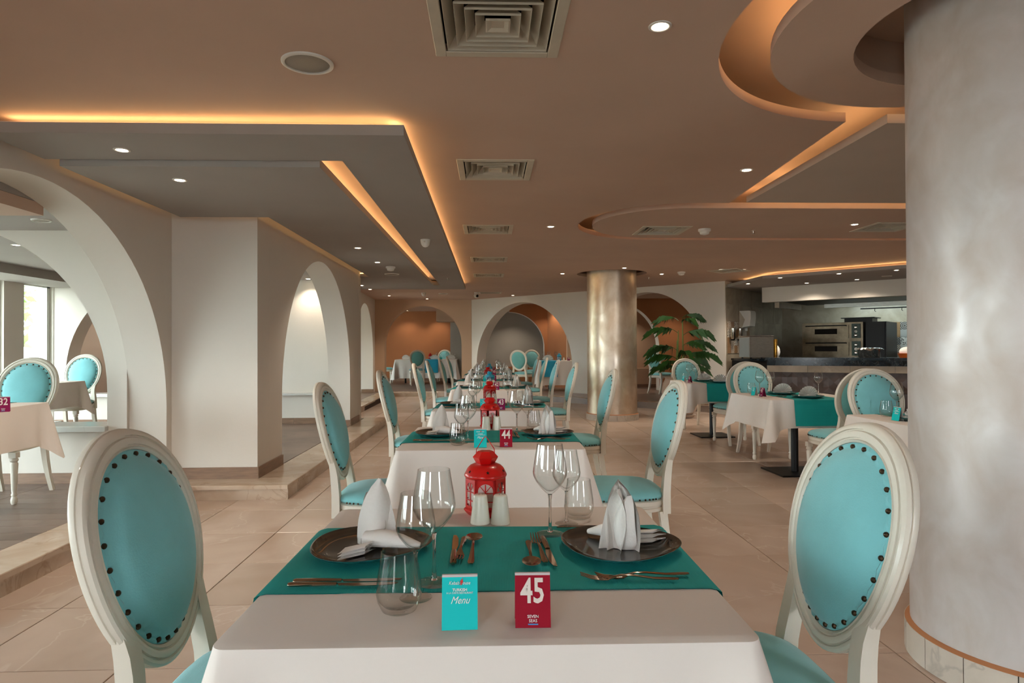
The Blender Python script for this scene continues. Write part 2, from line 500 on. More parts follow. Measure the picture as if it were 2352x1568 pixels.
slab_run(platform, (-2.0, 10.2), (-2.37, 10.2), 0.3, (0, -1), 1)
slab_run(platform, (-2.37, 10.2), (-2.42, 16.05), 0.30, (-1, 0), 4)
slab_run(platform2, (-2.72, 16.1), (-0.52, 16.1), 0.22, (0, 1), 2)
q0 = DA - DN * 0.17 + DD * 0.05; q1 = DA - DN * 0.17 + DD * 6.55
slab_run(platform2, tuple(q0), tuple(q1), 0.24, tuple(DN), 5)

# wood-look plank tiles of the first gallery bay
def planks(x0, x1, y0, y1, w, lens):
    y = y0; row = 0
    while y < y1 - 0.02:
        x = x1
        off = lens[row % len(lens)]
        first = True
        while x > x0 + 0.05:
            L = off if first else 0.9
            first = False
            a = max(x - L, x0)
            d = min(w, y1 - y)
            obj('plank', MB().bevbox((0, 0, -0.005), (x - a - 0.003, d - 0.003, 0.010), 0.001), M_plank, platform, ((x + a) / 2, y + d / 2, H - 0.001), smooth=0)
            x = a
        y += w; row += 1
planks(-4.5, -2.66, 2.6, 5.39, 0.15, (0.9, 0.9))
rest = MB().b2((-6.44, -3.2, H - 0.011), (-4.503, 5.39, H - 0.002)); rest.b2((-4.503, -3.2, H - 0.011), (-2.663, 2.597, H - 0.002))
rest.b2((-6.44, 5.39, H - 0.011), (-1.96, 10.17, H - 0.002)); rest.b2((-6.44, 10.17, H - 0.011), (-2.68, 16.1, H - 0.002))
obj('plank_field', rest, M_plank, platform, smooth=0)['kind'] = 'stuff'

# ---------------------------------------------------------------- walls with arches
def arch_wall(name, p0, p1, z0, z1, th, arches, m, seg=40):
    """wall from p0 to p1 (visible face), thickness th to the left of the direction; arches = (centre along wall, radius, spring height)"""
    p0, p1 = Vector(p0), Vector(p1)
    L = (p1 - p0).length; t = (p1 - p0).normalized(); n = Vector((-t.y, t.x))
    out = [(0, z0)]
    for c, r, zc in sorted(arches):
        out += [(c - r, z0)]
        out += [(c + r * math.cos(PI - PI * k / seg), zc + r * math.sin(PI - PI * k / seg)) for k in range(seg + 1)]
        out += [(c + r, z0)]
    out += [(L, z0), (L, z1), (0, z1)]
    ring = lambda off: [tuple(p0 + t * s + n * off) + (z,) for s, z in out]
    return setting(name, MB().rings([ring(0), ring(th)]), m, smooth=25)

def baseboard(name, p0, p1, z0=H, h=0.075, th=0.014, side=-1, seg=0.6):
    p0, p1 = Vector(p0), Vector(p1); d = p1 - p0; t = d.normalized(); n = Vector((-t.y, t.x)) * side
    k = max(1, round(d.length / seg)); L = d.length / k; rz = math.atan2(t.y, t.x)
    root = struct(link(name, None)); root.empty_display_size = 0.05
    for i in range(k):
        c = p0 + t * (L * (i + 0.5)) + n * (th / 2)
        obj('skirting_tile', MB().bevbox((0, 0, 0), (L - 0.003, th, h), 0.002), M_base, root, (c.x, c.y, z0 + h / 2), rz, smooth=0)
    return root

# arcade on the left: bay one, the pier and bay two, the bay at the back
arch_wall('wall_left', (WA, -3.2), (WA, 5.508), H, ZC, 0.30, [(0.30 + 3.2, 1.505, 0.727), (3.917 + 3.2, 1.505, 0.727)], M_wall)  # the arch nearest the camera is unseen, added to let side light in
setting('wall_left_pier', MB().b2((-2.96, 5.509, H), (WB, 5.80, ZC)), M_wall)
arch_wall('wall_left_middle', (WB, 5.801), (WB, 9.72), H, ZC, 0.30, [(7.643 - 5.801, 1.49, 0.726)], M_wall)
arch_wall('wall_left_back', (-2.60, 9.9), (-2.86, 16.3), H, ZC, 0.30, [(1.95, 1.30, 0.93), (4.80, 1.26, 0.96)], M_wall)  # its first arch is hidden, added to pass window light into the hall
setting('wall_left_return', MB().b2((-2.9, 9.73, H), (WB, 9.90, ZC)), M_wall)
baseboard('baseboard_pier', (WA, 5.508), (WB + 0.014, 5.508), h=0.095)
baseboard('baseboard_left', (WB, 5.50), (WB, 6.153), side=-1, h=0.095)
baseboard('baseboard_left_end', (WB, 9.133), (WB, 9.73), side=-1, h=0.095)
baseboard('baseboard_jamb', (-2.26, 9.128), (WB, 9.128), side=-1, h=0.085)
baseboard('baseboard_left_back', (-2.733, 13.17), (-2.742, 13.42), side=-1, h=0.085)
baseboard('baseboard_back_jamb', (-3.13, 15.93), (-2.83, 15.945), side=-1, h=0.085)
# partitions across the gallery: parapet, sill and arch
def partition(nm, y, x0, x1, cx, r, zc, sill, m=M_wall):
    w = arch_wall('wall_' + nm, (x0, y), (x1, y), H, ZC, 0.28, [(cx - x0, r, zc)], m)
    pp = setting('wall_' + nm + '_parapet', MB().b2((cx - r, y + 0.002, H), (cx + r, y + 0.278, sill - 0.045)), m)
    s = setting('trim_' + nm + '_sill', MB().bevbox((cx, y + 0.13, sill - 0.0225), (2 * r + 0.02, 0.36, 0.045), 0.006), M_sill)
    return w
partition('gallery', 5.39, -6.22, -2.962, -4.49, 1.37, 0.866, 0.585)
partition('gallery_back', 9.45, -6.22, -2.252, -4.65, 1.40, 0.87, 0.57)
baseboard('baseboard_gallery', (-6.0, 5.39), (-2.965, 5.39), side=-1, h=0.085)
baseboard('baseboard_gallery_back', (-6.2, 9.45), (-2.26, 9.45), side=-1, h=0.085)
setting('trim_gallery_ledge', MB().bevbox((-2.78, 9.40, 0.55), (1.03, 0.10, 0.03), 0.004), M_sill)
setting('wall_gallery_end', MB().b2((-6.22, 10.9, H), (-2.95, 11.1, ZC)), M_orange)

# back wall and the diagonal wall with their arches
arch_wall('wall_back', (-2.86, 16.3), (-0.44, 16.3), H, ZC, 0.30, [(2.86 - 1.656, 0.967, 1.301)], M_wall_shaded)
arch_wall('wall_diagonal', tuple(DA), tuple(DB), H, ZC, 0.32, [(1.649, 1.474, 0.80), (4.94, 1.25, 1.06)], M_wall)
def dpt(s, off=0.0):
    p = DA + DD * s + DN * off
    return (p.x, p.y)
baseboard('baseboard_diagonal', dpt(3.13), dpt(3.68), side=-1, h=0.085)
baseboard('baseboard_diagonal_end', dpt(6.2), dpt(6.6), side=-1, h=0.085)
# alcoves behind the arches
setting('wall_alcove', MB().b2((-6.22, 21.5, H), (-1.22, 21.7, ZC)), M_orange)
setting('wall_alcove_side', MB().b2((-1.24, 20.78, H), (0.35, 20.98, ZC)), M_grey)
setting('trim_alcove_beam', MB().b2((-1.62, 19.9, 2.02), (-0.2, 20.77, ZC)), M_wall_shaded)
baseboard('baseboard_alcove', (-4.2, 21.5), (-1.25, 21.5), side=-1, h=0.09)
def quarter_wall(name, x_edge, x1, y, r, zc, m, th=0.32, seg=28):
    """right half of an arch: the wall begins at the arch crown and ends at x1"""
    cx = x_edge - r
    out = [(cx + r * math.sin(PI / 2 * k / seg), zc + r * math.cos(PI / 2 * k / seg)) for k in range(seg + 1)] + [(x_edge, H), (x1, H), (x1, ZC), (cx, ZC)]
    o = setting(name, MB().rings([[(a, y, b) for a, b in out], [(a, y + th, b) for a, b in out]]), m, smooth=25)
    o.data.materials.append(M_wall)                       # the jamb is painted cream
    for q in o.data.polygons:
        if abs(q.normal.y) < 0.5: q.material_index = 1
    return o
quarter_wall('wall_alcove_middle', 1.55, 1.66, 18.0, 0.98, 1.22, M_orange)
setting('wall_alcove_middle_back', MB().b2((-0.6, 19.9, H), (1.9, 20.1, ZC)), M_grey)
setting('trim_alcove_bench', MB().b2((-0.55, 19.6, H), (1.9, 19.898, 0.62)), M_orange)
def slant(name, p0, p1, m, z1=ZC, th=0.2):
    p0, p1 = Vector(p0), Vector(p1); t = (p1 - p0).normalized(); n = Vector((-t.y, t.x)) * th
    return setting(name, MB().prism([tuple(p0), tuple(p1), tuple(p1 + n), tuple(p0 + n)], H, z1), m)
slant('wall_alcove_slant', (1.64, 18.0), (2.06, 17.1), M_orange)
quarter_wall('wall_alcove_right', 4.26, 7.5, 16.0, 1.12, 1.20, M_orange)
setting('wall_alcove_right_stub', MB().b2((2.06, 16.9, H), (3.13, 17.1, ZC)), M_wall_shaded)
setting('wall_alcove_right_back', MB().b2((2.9, 17.6, H), (7.4, 17.8, ZC)), M_wall_shaded)
setting('trim_alcove_right_bench', MB().b2((3.15, 17.25, H), (7.3, 17.598, 0.63)), M_wall_shaded)
baseboard('baseboard_alcove_right', (3.2, 17.25), (4.6, 17.25), side=-1, h=0.09)

# outer shell
setting('wall_right', MB().b2((10.6, -3.2, 0), (10.8, 24, 2.7)), M_wall)
setting('wall_far', MB().b2((-6.6, 24, 0), (10.8, 24.2, 2.7)), M_wall_shaded)
setting('wall_behind', MB().b2((-1.35, -3.4, 0), (3.4, -3.2, 2.7)).b2((4.6, -3.4, 0), (10.8, -3.2, 2.7)).b2((-6.4, -3.4, 0), (-2.2, -3.2, 2.7)), M_wall)  # unseen wall, its gaps placed and sized for the daylight they admit
setting('ceiling_gallery_back', MB().b2((-6.22, 11.1, 2.20), (-3.2, 16.3, 2.36)), M_panel)
setting('wall_gallery_far', MB().b2((-6.22, 16.31, H), (-2.87, 16.59, ZC)), M_wall)

# ---------------------------------------------------------------- window wall of the gallery
WX = -6.22
wins = [(-2.9, -1.5), (-1.2, 0.2), (0.5, 1.9), (2.2, 3.6), (3.9, 5.25), (5.75, 7.10), (7.35, 8.50), (8.86, 9.44), (11.2, 12.8), (13.05, 14.6), (14.85, 16.2), (17.0, 18.9)]
wm = MB()
zb, zt = 0.16, 2.14
ys = [-3.2] + [v for w in wins for v in w] + [21.7]
for k in range(0, len(ys), 2): wm.b2((WX - 0.22, ys[k], 0), (WX, ys[k + 1], 2.5))
for a, b in wins:
    wm.b2((WX - 0.22, a, 0), (WX, b, zb)); wm.b2((WX - 0.22, a, zt), (WX, b, 2.5))
setting('wall_window', wm, M_wall)
for k, (a, b) in enumerate(wins):
    w = struct(link('window_%d' % (k + 1), None))
    f = MB()
    for s in (a + 0.03, b - 0.03): f.b2((WX - 0.13, s - 0.03, zb), (WX - 0.05, s + 0.03, zt))
    f.b2((WX - 0.13, a, zb), (WX - 0.05, b, zb + 0.06)); f.b2((WX - 0.13, a, zt - 0.06), (WX - 0.05, b, zt))
    obj('window_frame', f, M_trimwhite, w, smooth=0)
    obj('pane', MB().b2((WX - 0.096, a + 0.06, zb + 0.06), (WX - 0.09, b - 0.06, zt - 0.06)), M_pane, w, smooth=0)
    obj('window_sill', MB().bevbox((WX + 0.04, (a + b) / 2, zb + 0.015), (0.16, b - a + 0.05, 0.03), 0.004), M_sill, w, smooth=0)
# gallery ceilings (lower than the main ceiling)
setting('ceiling_gallery', MB().b2((-6.22, -3.2, 2.18), (-2.962, 5.388, 2.30)), M_panel)
setting('ceiling_gallery_middle', MB().b2((-6.22, 5.67, 2.20), (-2.26, 9.448, 2.36)), M_panel)
setting('ceiling_gallery_soffit', MB().b2((-6.2, 5.68, 2.09), (-5.55, 9.44, 2.199)), M_panel)
setting('ceiling_gallery_drop', MB().b2((-3.45, -3.2, 2.10), (-2.965, 4.4, 2.178)), M_ceil)

# ---------------------------------------------------------------- main ceiling: slab with the lit coves cut out
RX, RY = 1.98, 2.345
hole = circle(RX, RY, 1.06, 72, -PI / 2, -PI / 2 - (PI - 0.047), True)         # round the near column, clockwise to the slot
hole += [(2.03, 5.36), (1.815, 5.36)]
hole += circle(1.815, 6.29, 0.93, 40, PI / 2 * 3, PI / 2, True)[::1] if False else [(1.815 + 0.93 * math.cos(a), 6.29 + 0.93 * math.sin(a)) for a in [-PI / 2 - PI * k / 40 for k in range(41)]]
hole += [(7.3, 7.22), (7.3, RY - 1.06)]
hole2 = circle(2.03, 10.58, 0.57, 56)
VENTS = [(0.038, 2.417), (0.047, 4.39), (-0.003, 6.60), (0.005, 8.86), (0.0, 10.80), (0.03, 14.25), (3.83, 10.16)]
CAPVENTS = [(1.80, 6.645), (4.06, 6.42)]
sq = lambda c: [(c[0] - 0.212, c[1] - 0.212), (c[0] + 0.212, c[1] - 0.212), (c[0] + 0.212, c[1] + 0.212), (c[0] - 0.212, c[1] + 0.212)]
CE = curve_fill('ceiling', [[(-6.46, -3.4), (10.8, -3.4), (10.8, 24.2), (-6.46, 24.2)], hole, hole2] + [sq(v) for v in VENTS], ZC, ZC + 0.05, M_ceil)
# the recess above the coves
setting('ceiling_recess', MB().b2((0.4, 0.6, 2.64), (7.6, 7.8, 2.68)), M_ceil)
rs = MB(); rs.b2((0.4, 0.6, ZC + 0.05), (0.44, 7.8, 2.64)); rs.b2((0.4, 7.76, ZC + 0.05), (7.6, 7.8, 2.64)); rs.b2((7.56, 0.6, ZC + 0.05), (7.6, 7.8, 2.64)); rs.b2((0.4, 0.6, ZC + 0.05), (7.6, 0.64, 2.64))
setting('ceiling_recess_sides', rs, M_ceil)
setting('ceiling_column_recess', MB().b2((1.3, 9.85, 2.60), (2.8, 11.3, 2.63)), M_ceil)
rs = MB(); rs.b2((1.3, 9.85, ZC + 0.05), (1.33, 11.3, 2.6)); rs.b2((2.77, 9.85, ZC + 0.05), (2.8, 11.3, 2.6)); rs.b2((1.3, 9.85, ZC + 0.05), (2.8, 9.88, 2.6)); rs.b2((1.3, 11.27, ZC + 0.05), (2.8, 11.3, 2.6))
setting('ceiling_column_recess_sides', rs, M_ceil)
# panels hanging inside the coves
disc = curve_fill('ceiling_disc', [circle(RX, RY, 0.852, 72), circle(2.02, 2.365, 0.56, 56)], ZC, ZC + 0.05, M_ceil)
panel = curve_fill('ceiling_panel', [[(2.17, 3.42), (7.2, 3.42), (7.2, 5.34), (2.17, 5.34)]], ZC, ZC + 0.05, M_panel_pale)
cap = [(7.2, 5.56), (1.80, 5.56)] + [(1.80 + 0.765 * math.cos(a), 6.325 + 0.765 * math.sin(a)) for a in [-PI / 2 - PI * k / 40 for k in range(1, 41)]] + [(7.2, 7.09)]
capsule = curve_fill('ceiling_capsule', [cap] + [sq(v) for v in CAPVENTS], ZC, ZC + 0.05, M_ceil)
def led(parent, path, closed=False, m=None):
    p = path + [path[0], path[1]] if closed else path
    o = obj('led_strip', MB().tube(p, 0.008, 6), m or M_led, parent, smooth=0)
    o.matrix_parent_inverse = parent.matrix_world.inverted() if False else Matrix.Translation(-parent.location)
    return o
led(disc, [(RX + 0.76 * math.cos(a), RY + 0.76 * math.sin(a), ZC + 0.065) for a in [2 * PI * k / 48 for k in range(48)]], True)
led(panel, [(2.24, 3.5, ZC + 0.065), (2.24, 5.28, ZC + 0.065), (7.0, 5.28, ZC + 0.065)])
led(capsule, [(7.0, 5.73, ZC + 0.062), (1.80, 5.73, ZC + 0.062)] + [(1.80 + 0.60 * math.cos(a), 6.325 + 0.60 * math.sin(a), ZC + 0.062) for a in [-PI / 2 - PI * k / 24 for k in range(1, 25)]] + [(7.0, 6.925, ZC + 0.062)])

setting('ceiling_disc_light_block', MB().rings([[(2.02 + 0.60 * math.cos(a), 2.365 + 0.60 * math.sin(a), z) for a in [2 * PI * k / 48 for k in range(48)]] for z in (ZC + 0.05, 2.64)], False, False), M_ceil)  # added ring that keeps the strip glow out of the column hole
# ---------------------------------------------------------------- stepped trays above the arcade
Z1, Z2 = 2.318, 2.283
tray1 = curve_fill('ceiling_tray', [[(-2.585, 3.375), (-0.44, 3.375), (-0.44, 12.28), (-2.45, 12.28), (-2.45, 11.48), (-0.864, 11.48), (-0.864, 3.845), (-2.585, 3.845)]], Z1, Z1 + 0.055, M_panel)
tray2 = curve_fill('ceiling_tray_inner', [[(-2.51, 3.86), (-1.0, 3.86), (-0.955, 11.15), (-2.45, 11.15), (-2.45, 9.85), (-1.80, 9.85), (-1.80, 5.34), (-2.51, 5.34)]], Z2, Z2 + 0.05, M_panel)
core = MB()
core.b2((-2.585, 3.50, Z1 + 0.055), (-0.62, 3.75, ZC)); core.b2((-0.72, 3.75, Z1 + 0.055), (-0.57, 12.15, ZC)); core.b2((-2.45, 11.7, Z1 + 0.055), (-0.72, 12.15, ZC))
setting('ceiling_tray_core', core, M_ceil)
core = MB()
core.b2((-2.30, 4.0, Z2 + 0.05), (-1.25, 5.2, ZC)); core.b2((-1.60, 5.2, Z2 + 0.05), (-1.25, 11.0, ZC))
setting('ceiling_tray_inner_core', core, M_ceil)
led(tray1, [(-2.5, 3.445, Z1 + 0.066), (-0.50, 3.445, Z1 + 0.066), (-0.505, 12.1, Z1 + 0.066)])
led(tray1, [(-0.79, 3.9, Z1 + 0.066), (-0.79, 11.4, Z1 + 0.066)])
led(tray2, [(-1.10, 3.95, Z2 + 0.062), (-1.07, 11.05, Z2 + 0.062)])
led(tray2, [(-2.42, 3.95, Z2 + 0.062), (-2.42, 5.25, Z2 + 0.062), (-1.72, 5.25, Z2 + 0.062), (-1.72, 9.8, Z2 + 0.062), (-2.35, 9.95, Z2 + 0.062), (-2.35, 11.0, Z2 + 0.062)], False, M_led_dim)

# ---------------------------------------------------------------- columns
def column(label, c, r, rb, hb, z1, m, n=64):
    t = thing('column', label, 'column', (c[0], c[1], 0))
    obj('shaft', MB().lathe([(r, hb), (r, z1)], n), m, t)
    obj('grout_band', MB().lathe([(rb - 0.002, hb), (r + 0.002, hb + 0.010)], n), mat('rust_grout_' + str(n), S(176, 118, 78), 0.8), t)
    k = 16
    for i in range(k):                                   # curved plinth stones
        a0 = 2 * PI * i / k + 0.004; a1 = 2 * PI * (i + 1) / k - 0.004
        ring = [(rb * math.cos(a0 + (a1 - a0) * j / 6), rb * math.sin(a0 + (a1 - a0) * j / 6)) for j in range(7)]
        ring += [((rb - 0.03) * math.cos(a1 - (a1 - a0) * j / 6), (rb - 0.03) * math.sin(a1 - (a1 - a0) * j / 6)) for j in range(7)]
        obj('plinth_stone', MB().prism(ring, 0.0005, hb), M_colbase, t, smooth=20)
    return t
column('pearly plaster column rising through the round ceiling disc beside table forty-five', (2.03, 2.365), 0.385, 0.405, 0.115, 2.64, M_column)
column('gold leaf column standing on the tiles in front of the diagonal wall', (2.075, 10.82), 0.415, 0.438, 0.10, 2.6, M_colgold, 60)

# ---------------------------------------------------------------- outside the windows
M_ground = mat('pale_paving', S(200, 198, 190), 0.9, vary=(0.5, 0.1))
setting('ground', MB().b2((-60, -60, -0.3), (60, 60, -0.13)), M_ground)
M_leaf = mat('fresh_green_leaf', S(120, 170, 80), 0.6, vary=(3, 0.3))  # mottled yellow-green leaf colour
M_bark = mat('tree_bark', S(110, 90, 70), 0.9, bump=(12, 0.4))
def tree(label, x, y, h, r, n):
    t = thing('garden_tree', label, 'tree', (x, y, -0.13), group='garden trees')
    obj('trunk', MB().tube([(0, 0, 0), (0.05, 0.02, h * 0.35), (0, 0.05, h * 0.7)], [0.09, 0.07, 0.03], 8), M_bark, t)
    lf = MB()
    for _ in range(n):
        while True:
            p = Vector((random.uniform(-1, 1), random.uniform(-1, 1), random.uniform(-1, 1)))
            if p.length < 1: break
        p = Vector((p.x * r, p.y * r, h * 0.62 + p.z * h * 0.38))
        a = Vector((random.gauss(0, 1), random.gauss(0, 1), random.gauss(0, 1))).normalized(); b = a.orthogonal().normalized()
        s = random.uniform(0.10, 0.18)
        lf.add([p - a * s, p + b * s * 0.4, p + a * s, p - b * s * 0.4], [(0, 1, 2, 3)])
    o = obj('foliage', lf, M_leaf, t, smooth=0, fix=False); o['kind'] = 'stuff'
for k, (x, y, h, r) in enumerate([(-9.6, 12.6, 3.4, 0.8), (-12.4, 15.2, 4.2, 1.1), (-8.9, 9.6, 2.4, 0.7)]):
    tree(['slender leafy garden tree just outside the end window', 'broad leafy garden tree furthest from the windows', 'low leafy garden tree outside the wide window'][k], x, y, h, r, 500)
# ================================================================ FURNITURE AND TABLEWARE (built once, then copied)
# ---------------------------------------------------------------- oval-back chair; local front = +y
def lean(z):
    h = max(0.0, z - 0.45)
    return -0.205 - 0.10 * h - 0.20 * h * h
def egg(th, a, b, zc=0.773, k=0.12):
    return (a * math.cos(th) * (1 + k * math.sin(th)), zc + b * math.sin(th))
def seat_outline(off=0.0, n=48):
    pts = []
    for i in range(n):
        th = 2 * PI * i / n
        c, s_ = math.cos(th), math.sin(th)
        e = 0.55
        x = math.copysign(abs(c) ** e, c); y = math.copysign(abs(s_) ** e, s_)
        w = 0.232 + 0.022 * y
        pts.append(((w + off) * x, 0.005 + (0.225 + off) * y + (0.014 * (1 - x * x) if y > 0 else 0)))
    return pts
def build_chair():
    t = thing('dining_chair', 'chair', 'chair')
    lay = [(0.368, -0.012), (0.372, -0.002), (0.388, 0.0), (0.391, -0.006), (0.400, -0.006), (0.403, 0.0), (0.424, 0.0), (0.430, -0.008)]
    obj('seat_frame', MB().rings([[(x, y, z) for x, y in seat_outline(o)] for z, o in lay]), M_chairwood, t, smooth=50)
    lay = [(0.4305, -0.010), (0.444, 0.001), (0.458, -0.002), (0.472, -0.018), (0.484, -0.05), (0.492, -0.10), (0.496, -0.16), (0.497, -0.20)]
    obj('seat_pad', MB().rings([[(x, y, z) for x, y in seat_outline(o)] for z, o in lay]), M_fab, t, smooth=60)
    nl = MB()
    for i, (x, y) in enumerate(seat_outline(0.0005, 60)):
        if y > -0.16: nl.sphere((x, y, 0.438), 0.0052, 6, 4)
    o = obj('seat_nailheads', nl, M_nail, t); o['kind'] = 'stuff'
    # turned, fluted front legs
    prof = [(0.015, 0), (0.020, 0.012), (0.0215, 0.03), (0.018, 0.048), (0.014, 0.056), (0.019, 0.064), (0.019, 0.072), (0.0145, 0.08), (0.0165, 0.095), (0.0245, 0.285), (0.0185, 0.297), (0.0255, 0.308), (0.0255, 0.318), (0.018, 0.328)]
    for s in (-1, 1):
        lg = MB().lathe(prof, 20, (s * 0.200, 0.195, 0), flute=(0.09, 0.29))
        lg.bevbox((s * 0.200, 0.195, 0.3485), (0.048, 0.048, 0.041), 0.003)
        obj('leg', lg, M_chairwood, t, smooth=40)
        obj('leg', MB().tube([(s * 0.172, -0.190, 0.372), (s * 0.174, -0.205, 0.25), (s * 0.178, -0.235, 0.12), (s * 0.182, -0.275, 0.0)], [0.028, 0.026, 0.022, 0.019], 4, up=(0, -1, 0.2)), M_chairwood, t, smooth=0)
        zs = [0.36, 0.42, 0.47, 0.52, 0.56, 0.60, 0.64, 0.69]
        xs = [0.172, 0.170, 0.166, 0.158, 0.152, 0.150, 0.158, 0.176]
        obj('stile', MB().tube([(s * x, lean(z) - 0.002, z) for x, z in zip(xs, zs)], [0.034, 0.034, 0.033, 0.032, 0.031, 0.030, 0.024, 0.012], 4, rx=[0.028, 0.028, 0.027, 0.026, 0.025, 0.023, 0.019, 0.010], up=(0, 1, 0.1)), M_chairwood, t, smooth=60)
    # moulded oval frame
    n = 64; A, Bv = 0.225, 0.257
    prof = [(0.003, -0.020), (0.000, -0.014), (0.000, -0.006), (0.003, -0.0045), (0.003, -0.002), (0.000, 0.000), (0.002, 0.008), (0.008, 0.0125), (0.014, 0.0125), (0.0155, 0.007), (0.0185, 0.007), (0.020, 0.0125), (0.028, 0.0145), (0.034, 0.0125), (0.0355, 0.008), (0.0385, 0.008), (0.040, 0.012), (0.046, 0.006), (0.047, -0.016), (0.024, -0.022)]
    rings = []
    for i in range(n):
        th = 2 * PI * i / n; r = []
        for u, d in prof:
            x, z = egg(th, A - u, Bv - u)
            r.append((x, lean(z) + d, z))
        rings.append(r)
    m = len(prof); vs = [p for r in rings for p in r]
    fs = [(i * m + j, i * m + (j + 1) % m, ((i + 1) % n) * m + (j + 1) % m, ((i + 1) % n) * m + j) for i in range(n) for j in range(m)]
    obj('back_frame', MB().add(vs, fs), M_chairwood, t, smooth=33)
    # front pad: scalloped welt, then domed cushion
    rr = []
    for k, (sc, d) in enumerate([(1.0, 0.004), (0.975, 0.012), (0.95, 0.010), (0.925, 0.012), (0.88, 0.022), (0.75, 0.034), (0.5, 0.042), (0.25, 0.045), (0.04, 0.046)]):
        r = []
        for i in range(104):
            th = 2 * PI * i / 104
            x, z = egg(th, (A - 0.047) * sc, (Bv - 0.047) * sc)
            dd = d
            if k in (1, 2): dd -= 0.006 * (0.5 + 0.5 * math.cos(26 * th))
            z2 = z + (1 - sc) * 0
            r.append((x, lean(z) + dd, z2))
        rr.append(r)
    obj('back_pad', MB().rings(rr, False, True), M_fab, t, smooth=60)
    rr = []
    for sc, d in [(1.0, -0.014), (0.97, -0.019), (0.7, -0.026), (0.35, -0.030), (0.04, -0.031)]:
        rr.append([(lambda x, z: (x, lean(z) + d, z))(*egg(2 * PI * i / 48, (A - 0.046) * sc, (Bv - 0.046) * sc)) for i in range(48)])
    obj('back_panel', MB().rings(rr, False, True), M_fabback, t, smooth=60)
    nl = MB()
    for i in range(26):
        th = 2 * PI * i / 26
        x, z = egg(th, (A - 0.047) * 0.955, (Bv - 0.047) * 0.955)
        nl.sphere((x, lean(z) + 0.008, z), 0.0062, 8, 5)
    o = obj('back_nailheads', nl, M_nail, t); o['kind'] = 'stuff'
    return Proto(t)
CHAIR = build_chair()
G_ROW = 'oval-back dining chairs'

# ---------------------------------------------------------------- tables, cloths, runners
TZ = 0.735
def build_table():
    t = thing('dining_table', 'table', 'table')
    obj('table_top', MB().bevbox((0, 0, TZ - 0.018), (0.855, 0.855, 0.026), 0.004), M_white, t, smooth=0)
    obj('pedestal', MB().lathe([(0.034, 0.014), (0.034, TZ - 0.045)], 20), M_black, t)
    obj('base_plate', MB().bevbox((0, 0, 0.007), (0.46, 0.46, 0.014), 0.004), M_black, t, smooth=0)
    obj('top_bracket', MB().bevbox((0, 0, TZ - 0.038), (0.30, 0.30, 0.013), 0.003), M_black, t, smooth=0)
    return Proto(t)
TABLE = build_table()
def cloth_mesh(a, b, drops, seed=0, tip=0.42, flare=0.035, fold=0.006, rad=0.02):
    """white cloth over a rectangular top; drops = hanging length on the -x, +x, -y, +y sides"""
    rnd = random.Random(seed)
    ph = [rnd.uniform(0, 6.28) for _ in range(4)]
    P = []                                       # (x, y, nx, ny, drop, corner weight)
    corners = [(1, 1), (-1, 1), (-1, -1), (1, -1)]
    def sd(nx, ny): return drops[0] if nx < -0.5 else drops[1] if nx > 0.5 else drops[2] if ny < -0.5 else drops[3]
    for k in range(4):
        cx, cy = corners[k]; px, py = corners[k - 1] if k else corners[3]
        # side leading to this corner
        nx, ny = (0, cy) if (k % 2) else (cx, 0)
        if k == 0: s0, s1, nx, ny = (1, -1), (1, 1), 1, 0
        if k == 1: s0, s1, nx, ny = (1, 1), (-1, 1), 0, 1
        if k == 2: s0, s1, nx, ny = (-1, 1), (-1, -1), -1, 0
        if k == 3: s0, s1, nx, ny = (-1, -1), (1, -1), 0, -1
        n = 28
        A0 = Vector((s0[0] * a, s0[1] * b)); A1 = Vector((s1[0] * a, s1[1] * b))
        L = (A1 - A0).length; t = (A1 - A0) / L
        for i in range(n + 1):
            u = rad + (L - 2 * rad) * i / n
            p = A0 + t * u
            e = min(u, L - u)
            w = max(0.0, 1 - e / 0.16)
            P.append((p.x, p.y, nx, ny, sd(nx, ny), w, k * 10 + u))
        # corner arc
        nn = {0: (1, 0, 0, 1), 1: (0, 1, -1, 0), 2: (-1, 0, 0, -1), 3: (0, -1, 1, 0)}[k]
        cc = Vector((s1[0] * (a - rad), s1[1] * (b - rad)))
        d2 = sd(nn[2], nn[3])
        for i in range(1, 6):
            f = i / 6 * PI / 2
            nv = Vector((nn[0] * math.cos(f) + nn[2] * math.sin(f), nn[1] * math.cos(f) + nn[3] * math.sin(f)))
            p = cc + nv * rad
            P.append((p.x, p.y, nv.x, nv.y, sd(nn[0], nn[1]) * (1 - i / 6) + d2 * i / 6, 1.0, k * 10 + 9 + i * 0.05))
    lv = [0.0, 0.03, 0.12, 0.28, 0.46, 0.64, 0.82, 1.0]
    G = []
    G.append([(x - nx * 0.012, y - ny * 0.012, TZ) for x, y, nx, ny, d, w, u in P])
    for f in lv:
        r = []
        for x, y, nx, ny, d, w, u in P:
            dd = d * (1 + tip * w ** 2.2)
            out = 0.004 + f * (flare * (0.35 + 0.9 * w * w) + fold * math.sin(u * 23 + ph[int(u // 10) % 4]) * f * (1 - 0.6 * w)) 
            out += 0.05 * f * w ** 3 * (1 if w > 0.3 else 0)
            # cloth folds in beside the corner
            out -= 0.030 * f * math.exp(-((w - 0.45) / 0.18) ** 2)
            r.append((x + nx * out, y + ny * out, TZ - 0.004 - dd * f if f > 0 else TZ - 0.003))
        G.append(r)
    mb = MB(); mb.grid(G, True)
    mb.add([], []); n = len(P)
    mb.f.append(tuple(range(n)))
    return mb
def build_cloth(name, a, b, drops, seed):
    me = mesh_of(name, cloth_mesh(a, b, drops, seed), 50); me.materials.append(M_cloth)
    return me
CL_ROW = build_cloth('tablecloth', 0.440, 0.440, (0.20, 0.20, 0.27, 0.27), 3)
